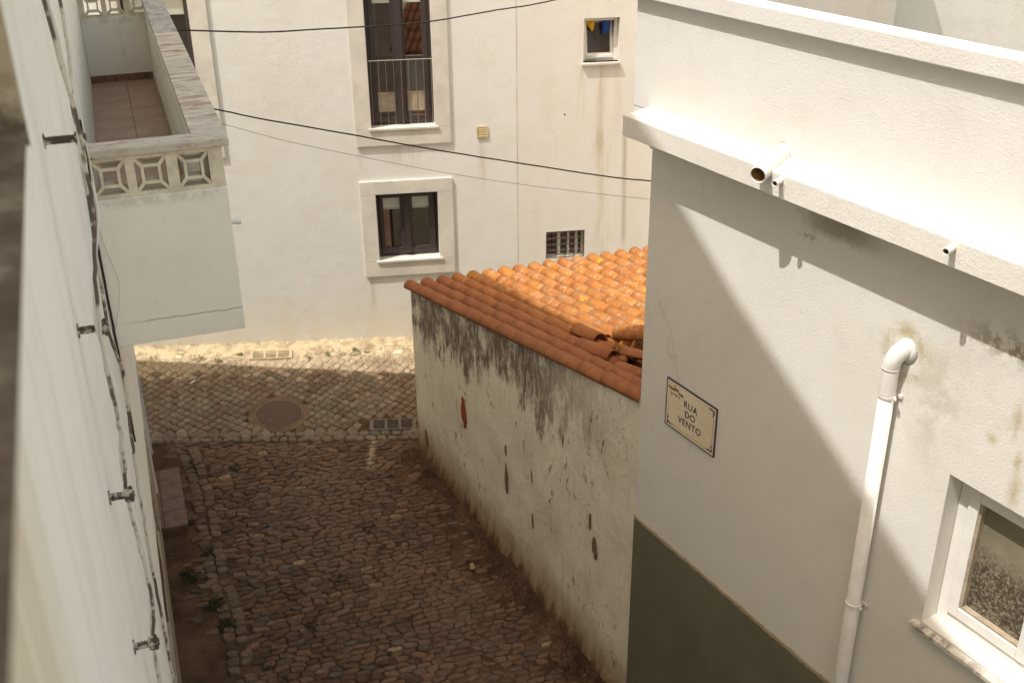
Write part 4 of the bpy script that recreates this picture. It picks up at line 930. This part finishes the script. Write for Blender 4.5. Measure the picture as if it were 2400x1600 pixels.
# weathered ledge and pier of the terrace right beside the camera
tp = thing('terrace_ledge', FL(.6, .1, -.45), 'blurred mossy ledge with a stained pier at the very left edge', 'ledge')
m = MB(); e0, e1 = V((-.04, .25, 0)), V((.138, 1.432, 0)); w0, w1 = FL(.1, -.05, 0), FL(1.47, -.05, 0)
m.prism([V((p.x, p.y, -.41)) - LN * q for p, q in ((e0, .10), (e1, .10), (w1, 0), (w0, 0))], [V((p.x, p.y, -.35)) for p in (e0, e1, w1, w0)]); m.build('ledge_top', M_MOSS, tp)
m = MB(); e2 = e1 + LD * .25 - LN * .06; m.prism([V((p.x, p.y, -.372)) for p in (e1, e2, w1 + LD * .25, w1)], [V((p.x, p.y, .6)) for p in (e1, e2, w1 + LD * .25, w1)]); m.build('pier', M_MOSS, tp)

# ------------------------------------------------------------------ rear house behind the parapet
FC = lambda a, b, c: V((8, 9, 0)) + TF * a + NF * b + V((0, 0, c))
rb = thing('rear_house', FC(2, 0, -7.5), 'sunlit cream house block rising behind the white parapet', 'house')
m = MB(); m.box(FC, .35, 7, -4, 0, -8.5, 3.0); m.build('wall', M_FAC, rb)
m = MB(); m.box(FC, -.15, 1.27, .003, .7, -8.5, -.36); m.build('projecting_bay', M_FAC, rb, bevel=.01)
m = MB(); m.box(FC, -.9, 1.27, .003, 1.13, -.355, -.3); m.build('bay_roof', M_TRIM, rb)

# ------------------------------------------------------------------ street furniture and small things
def gz(x, y, up=0.): return zg(x, y) + bank(x, y) + up
mh = thing('manhole_cover', V((MAN.x, MAN.y, zg(*MAN.xy))), 'round rusty iron manhole cover in the shaded paving', 'manhole cover')
def tiltdisc(m, r0, r1, z0, z1, n=40):
    P0 = [V((MAN.x + r0 * math.cos(2 * math.pi * i / n), MAN.y + r0 * math.sin(2 * math.pi * i / n), 0)) for i in range(n)]; P1 = [V((MAN.x + r1 * math.cos(2 * math.pi * i / n), MAN.y + r1 * math.sin(2 * math.pi * i / n), 0)) for i in range(n)]
    return [V((p.x, p.y, zg(p.x, p.y) + z0)) for p in P0], [V((p.x, p.y, zg(p.x, p.y) + z1)) for p in P1]
m = MB(); a, b = tiltdisc(m, .285, .283, -.02, .030); m.prism(a, b); m.build('cover', M_MAN, mh)
m = MB(); a, b = tiltdisc(m, .312, .308, -.02, .027); c_, d_ = tiltdisc(m, .29, .29, .027, .012); n = 40
m.add(a + b + c_ + d_, [(L * n + i, L * n + (i + 1) % n, (L + 1) * n + (i + 1) % n, (L + 1) * n + i) for L in range(3) for i in range(n)]); m.build('rim', M_GRATE, mh)
m = MB(); P = [V((MAN.x + (.40 + .05 * nz(i, 2)) * math.cos(2 * math.pi * i / 30), MAN.y + (.40 + .05 * nz(i, 7)) * math.sin(2 * math.pi * i / 30), 0)) for i in range(30)]; m.prism([V((p.x, p.y, zg(p.x, p.y) - .02)) for p in P], [V((p.x, p.y, zg(p.x, p.y) + .016)) for p in P]); m.build('cement_ring', simple('cement_patch', (.20, .135, .085), .95, .1, 0, .35, 6, .006, 40), mh)
def grate(name, c0, ax, L, Wd, label, mt, frame):
    ax = V(ax).normalized(); pn = V((-ax.y, ax.x, 0)); pn = pn if pn.y > 0 else -pn; c0 = V(c0)
    F = lambda a, b, c: (lambda p: V((p.x, p.y, gz(p.x, p.y) * 0 + zg(p.x, p.y) + bank(c0.x, c0.y) + c)))(c0 + ax * a + pn * b)
    t_ = thing(name, V((c0.x, c0.y, zg(c0.x, c0.y) + bank(c0.x, c0.y))), label, 'drain grate')
    B(F, 0, L, 0, Wd, .0, .004).build('pit_shade', M_HOLESHADE, t_)  # flat near-black sheet painted as the shade below the bars
    m = MB(); m.box(F, -.018, L + .018, -.018, 0, -.02, .034); m.box(F, -.018, L + .018, Wd, Wd + .018, -.02, .034)
    for k in range(4): x = k * (L - .03) / 3; m.box(F, x - (.018 if k == 0 else 0), x + .03 + (.018 if k == 3 else 0), 0, Wd, -.02, .033)
    m.build('frame', mt, t_, bevel=.003)
    m = MB(); nb = 5
    for k in range(nb): y = Wd * (k + .5) / nb; m.box(F, .03, L - .03, y - Wd * .022, y + Wd * .022, .014, .031)
    m.build('bars', mt, t_)
grate('drain_grate', F0 + TF * -.30 + NF * .42 - V((0, 0, 0)), TF, .55, .17, 'sunlit pale drain grate set at the foot of the far facade', simple('lime_splashed_iron', (.50, .40, .25), .8, .3, 0, .3, 30), 0)
grate('drain_grate', V((4.38, 11.39, 0)), V((.51, -.22, 0)), .56, .2, 'dark drain grate in the shaded paving against the shed corner', M_GRATE, 0)
# paved doorstep
ds = thing('doorstep', V((1.75, 11.1, gz(1.7, 11.1))), 'low paved doorstep of flat slabs against the left house', 'step')
FS = lambda a, b, c: V((1.50, 10.55, 0)) + LD * b + LN * a + V((0, 0, -7.15 + c))
B(FS, -.1, .30, 0, 1.22, -.25, .0).build('base', simple('brown_render_step', (.16, .09, .058), .9, .2, 0, .3, 9, .004, 50), ds, bevel=.012)
M_SLAB = simple('worn_slab', (.215, .145, .11), .8, .3, 0, .25, 9, .004, 60)
m = MB()
for a0_, a1_, b0_, b1_ in ((-.1, .06, 0, .2), (-.1, .06, .205, .45), (-.1, .06, .455, .82), (-.1, .06, .825, 1.0), (.065, .31, -.012, .3), (.065, .31, .305, .56), (.065, .31, .565, .86), (.065, .31, .865, 1.22), (-.1, .06, 1.005, 1.22)): m.box(FS, a0_, a1_, b0_, b1_, .001, .03)
m.build('slabs', M_SLAB, ds, bevel=.005)
# weeds
def weeds(name, spots, mat, label, cat='weeds'):
    m = MB()
    for (x, y, r, n) in spots:
        for _ in range(n):
            a = rnd.uniform(0, 6.28); q = r * math.sqrt(rnd.random()); px, py = x + q * math.cos(a), y + q * math.sin(a); z = gz(px, py) + .002; t = rnd.uniform(0, 6.28); L = rnd.uniform(.015, .045); h = rnd.uniform(.01, .045)
            d = V((math.cos(t), math.sin(t), 0)); s_ = V((-d.y, d.x, 0)) * L * .22; p = V((px, py, z)); m.add([p, p + d * L * .5 + s_ + V((0, 0, h * .8)), p + d * L + V((0, 0, h)), p + d * L * .5 - s_ + V((0, 0, h * .8))], [(0, 1, 2, 3)])
    return tag(m.build(name, mat, weld=False), None, None, None, 'stuff')
weeds('weeds', [(1.62, 9.85, .11, 190), (1.72, 9.35, .10, 170), (1.75, 9.0, .09, 150), (2.15, 11.7, .09, 70), (1.85, 10.7, .06, 90), (1.9, 10.1, .07, 90), (2.5, 8.6, .08, 60), (2.6, 11.4, .07, 60), (3.6, 9.7, .08, 50), (1.95, 8.3, .06, 60), (3.0, 9.1, .08, 60)] + [(rnd.uniform(1.9, 3.4), rnd.uniform(7, 11.3), .05, 12) for _ in range(18)], M_WEED, '')
weeds('dry_weeds', [(*(F0 + TF * u + NF * d).xy, r * .8, n // 2) for u, d, r, n in ((-1.0, .35, .1, 90), (-.75, .42, .07, 60), (.75, .38, .05, 60), (1.15, .3, .05, 60), (1.3, .36, .05, 40), (-1.6, .3, .07, 40), (.5, .45, .04, 30), (-.45, .3, .04, 30))], M_WEED2, '')
# earth scruff along the foot of the shed wall
m = MB()
for _ in range(5200):
    y = rnd.uniform(5.6, 10.8); x = XR - abs(rnd.gauss(0, .13)) - .02; r = rnd.uniform(.004, .013); z = gz(x, y) + r * .3
    p = V((x, y, z)); m.add([p + V((r, 0, 0)), p + V((-r * .5, r * .9, 0)), p + V((-r * .5, -r * .9, 0)), p + V((0, 0, r * 1.2))], [(0, 1, 3), (1, 2, 3), (2, 0, 3)])
tag(m.build('loose_earth', M_DIRT, weld=False), None, None, None, 'stuff')
# litter and pale chips
tags = [((2.68, 13.4), .085, .03, 60, M_PAPER, 'litter_scrap', 'small white paper scrap on the diagonal setts near the street edge', 'litter'),
        ((4.35, 8.6), .10, .05, 20, simple('tan_leaf', (.38, .27, .14), .9, .1), 'dry_leaf', 'crumpled tan dry leaf lying toward the foot of the shed wall', 'leaf')]
for (xy, L, Wd, az, mt, nm, lb, ct) in tags:
    d = dirs(az); s_ = V((d.y, -d.x, 0)); c_ = V((*xy, gz(*xy) + .034)); m = MB()
    P = [c_ + d * L * a + s_ * Wd * b + V((0, 0, h)) for a, b, h in ((-.5, -.5, 0), (0, -.4, .008), (.5, -.5, .002), (.5, .4, .006), (0, .5, .012), (-.5, .5, .004))]
    m.prism(P, [p + V((0, 0, .002)) for p in P]); tag(m.build(nm, mt), lb, ct)
m = MB()
for _ in range(420):
    x, y = rnd.uniform(1.4, 4.6), rnd.uniform(6.3, 13.); r = rnd.uniform(.003, .009); p = V((x, y, gz(x, y) + .024)); m.add([p + V((r, 0, 0)), p + V((-r * .5, r * .8, 0)), p + V((-r * .6, -r * .7, 0)), p + V((0, 0, r))], [(0, 1, 3), (1, 2, 3), (2, 0, 3), (0, 2, 1)])
tag(m.build('stone_chips', simple('pale_chip', (.48, .42, .33), .9, .1), weld=False), None, None, None, 'stuff')
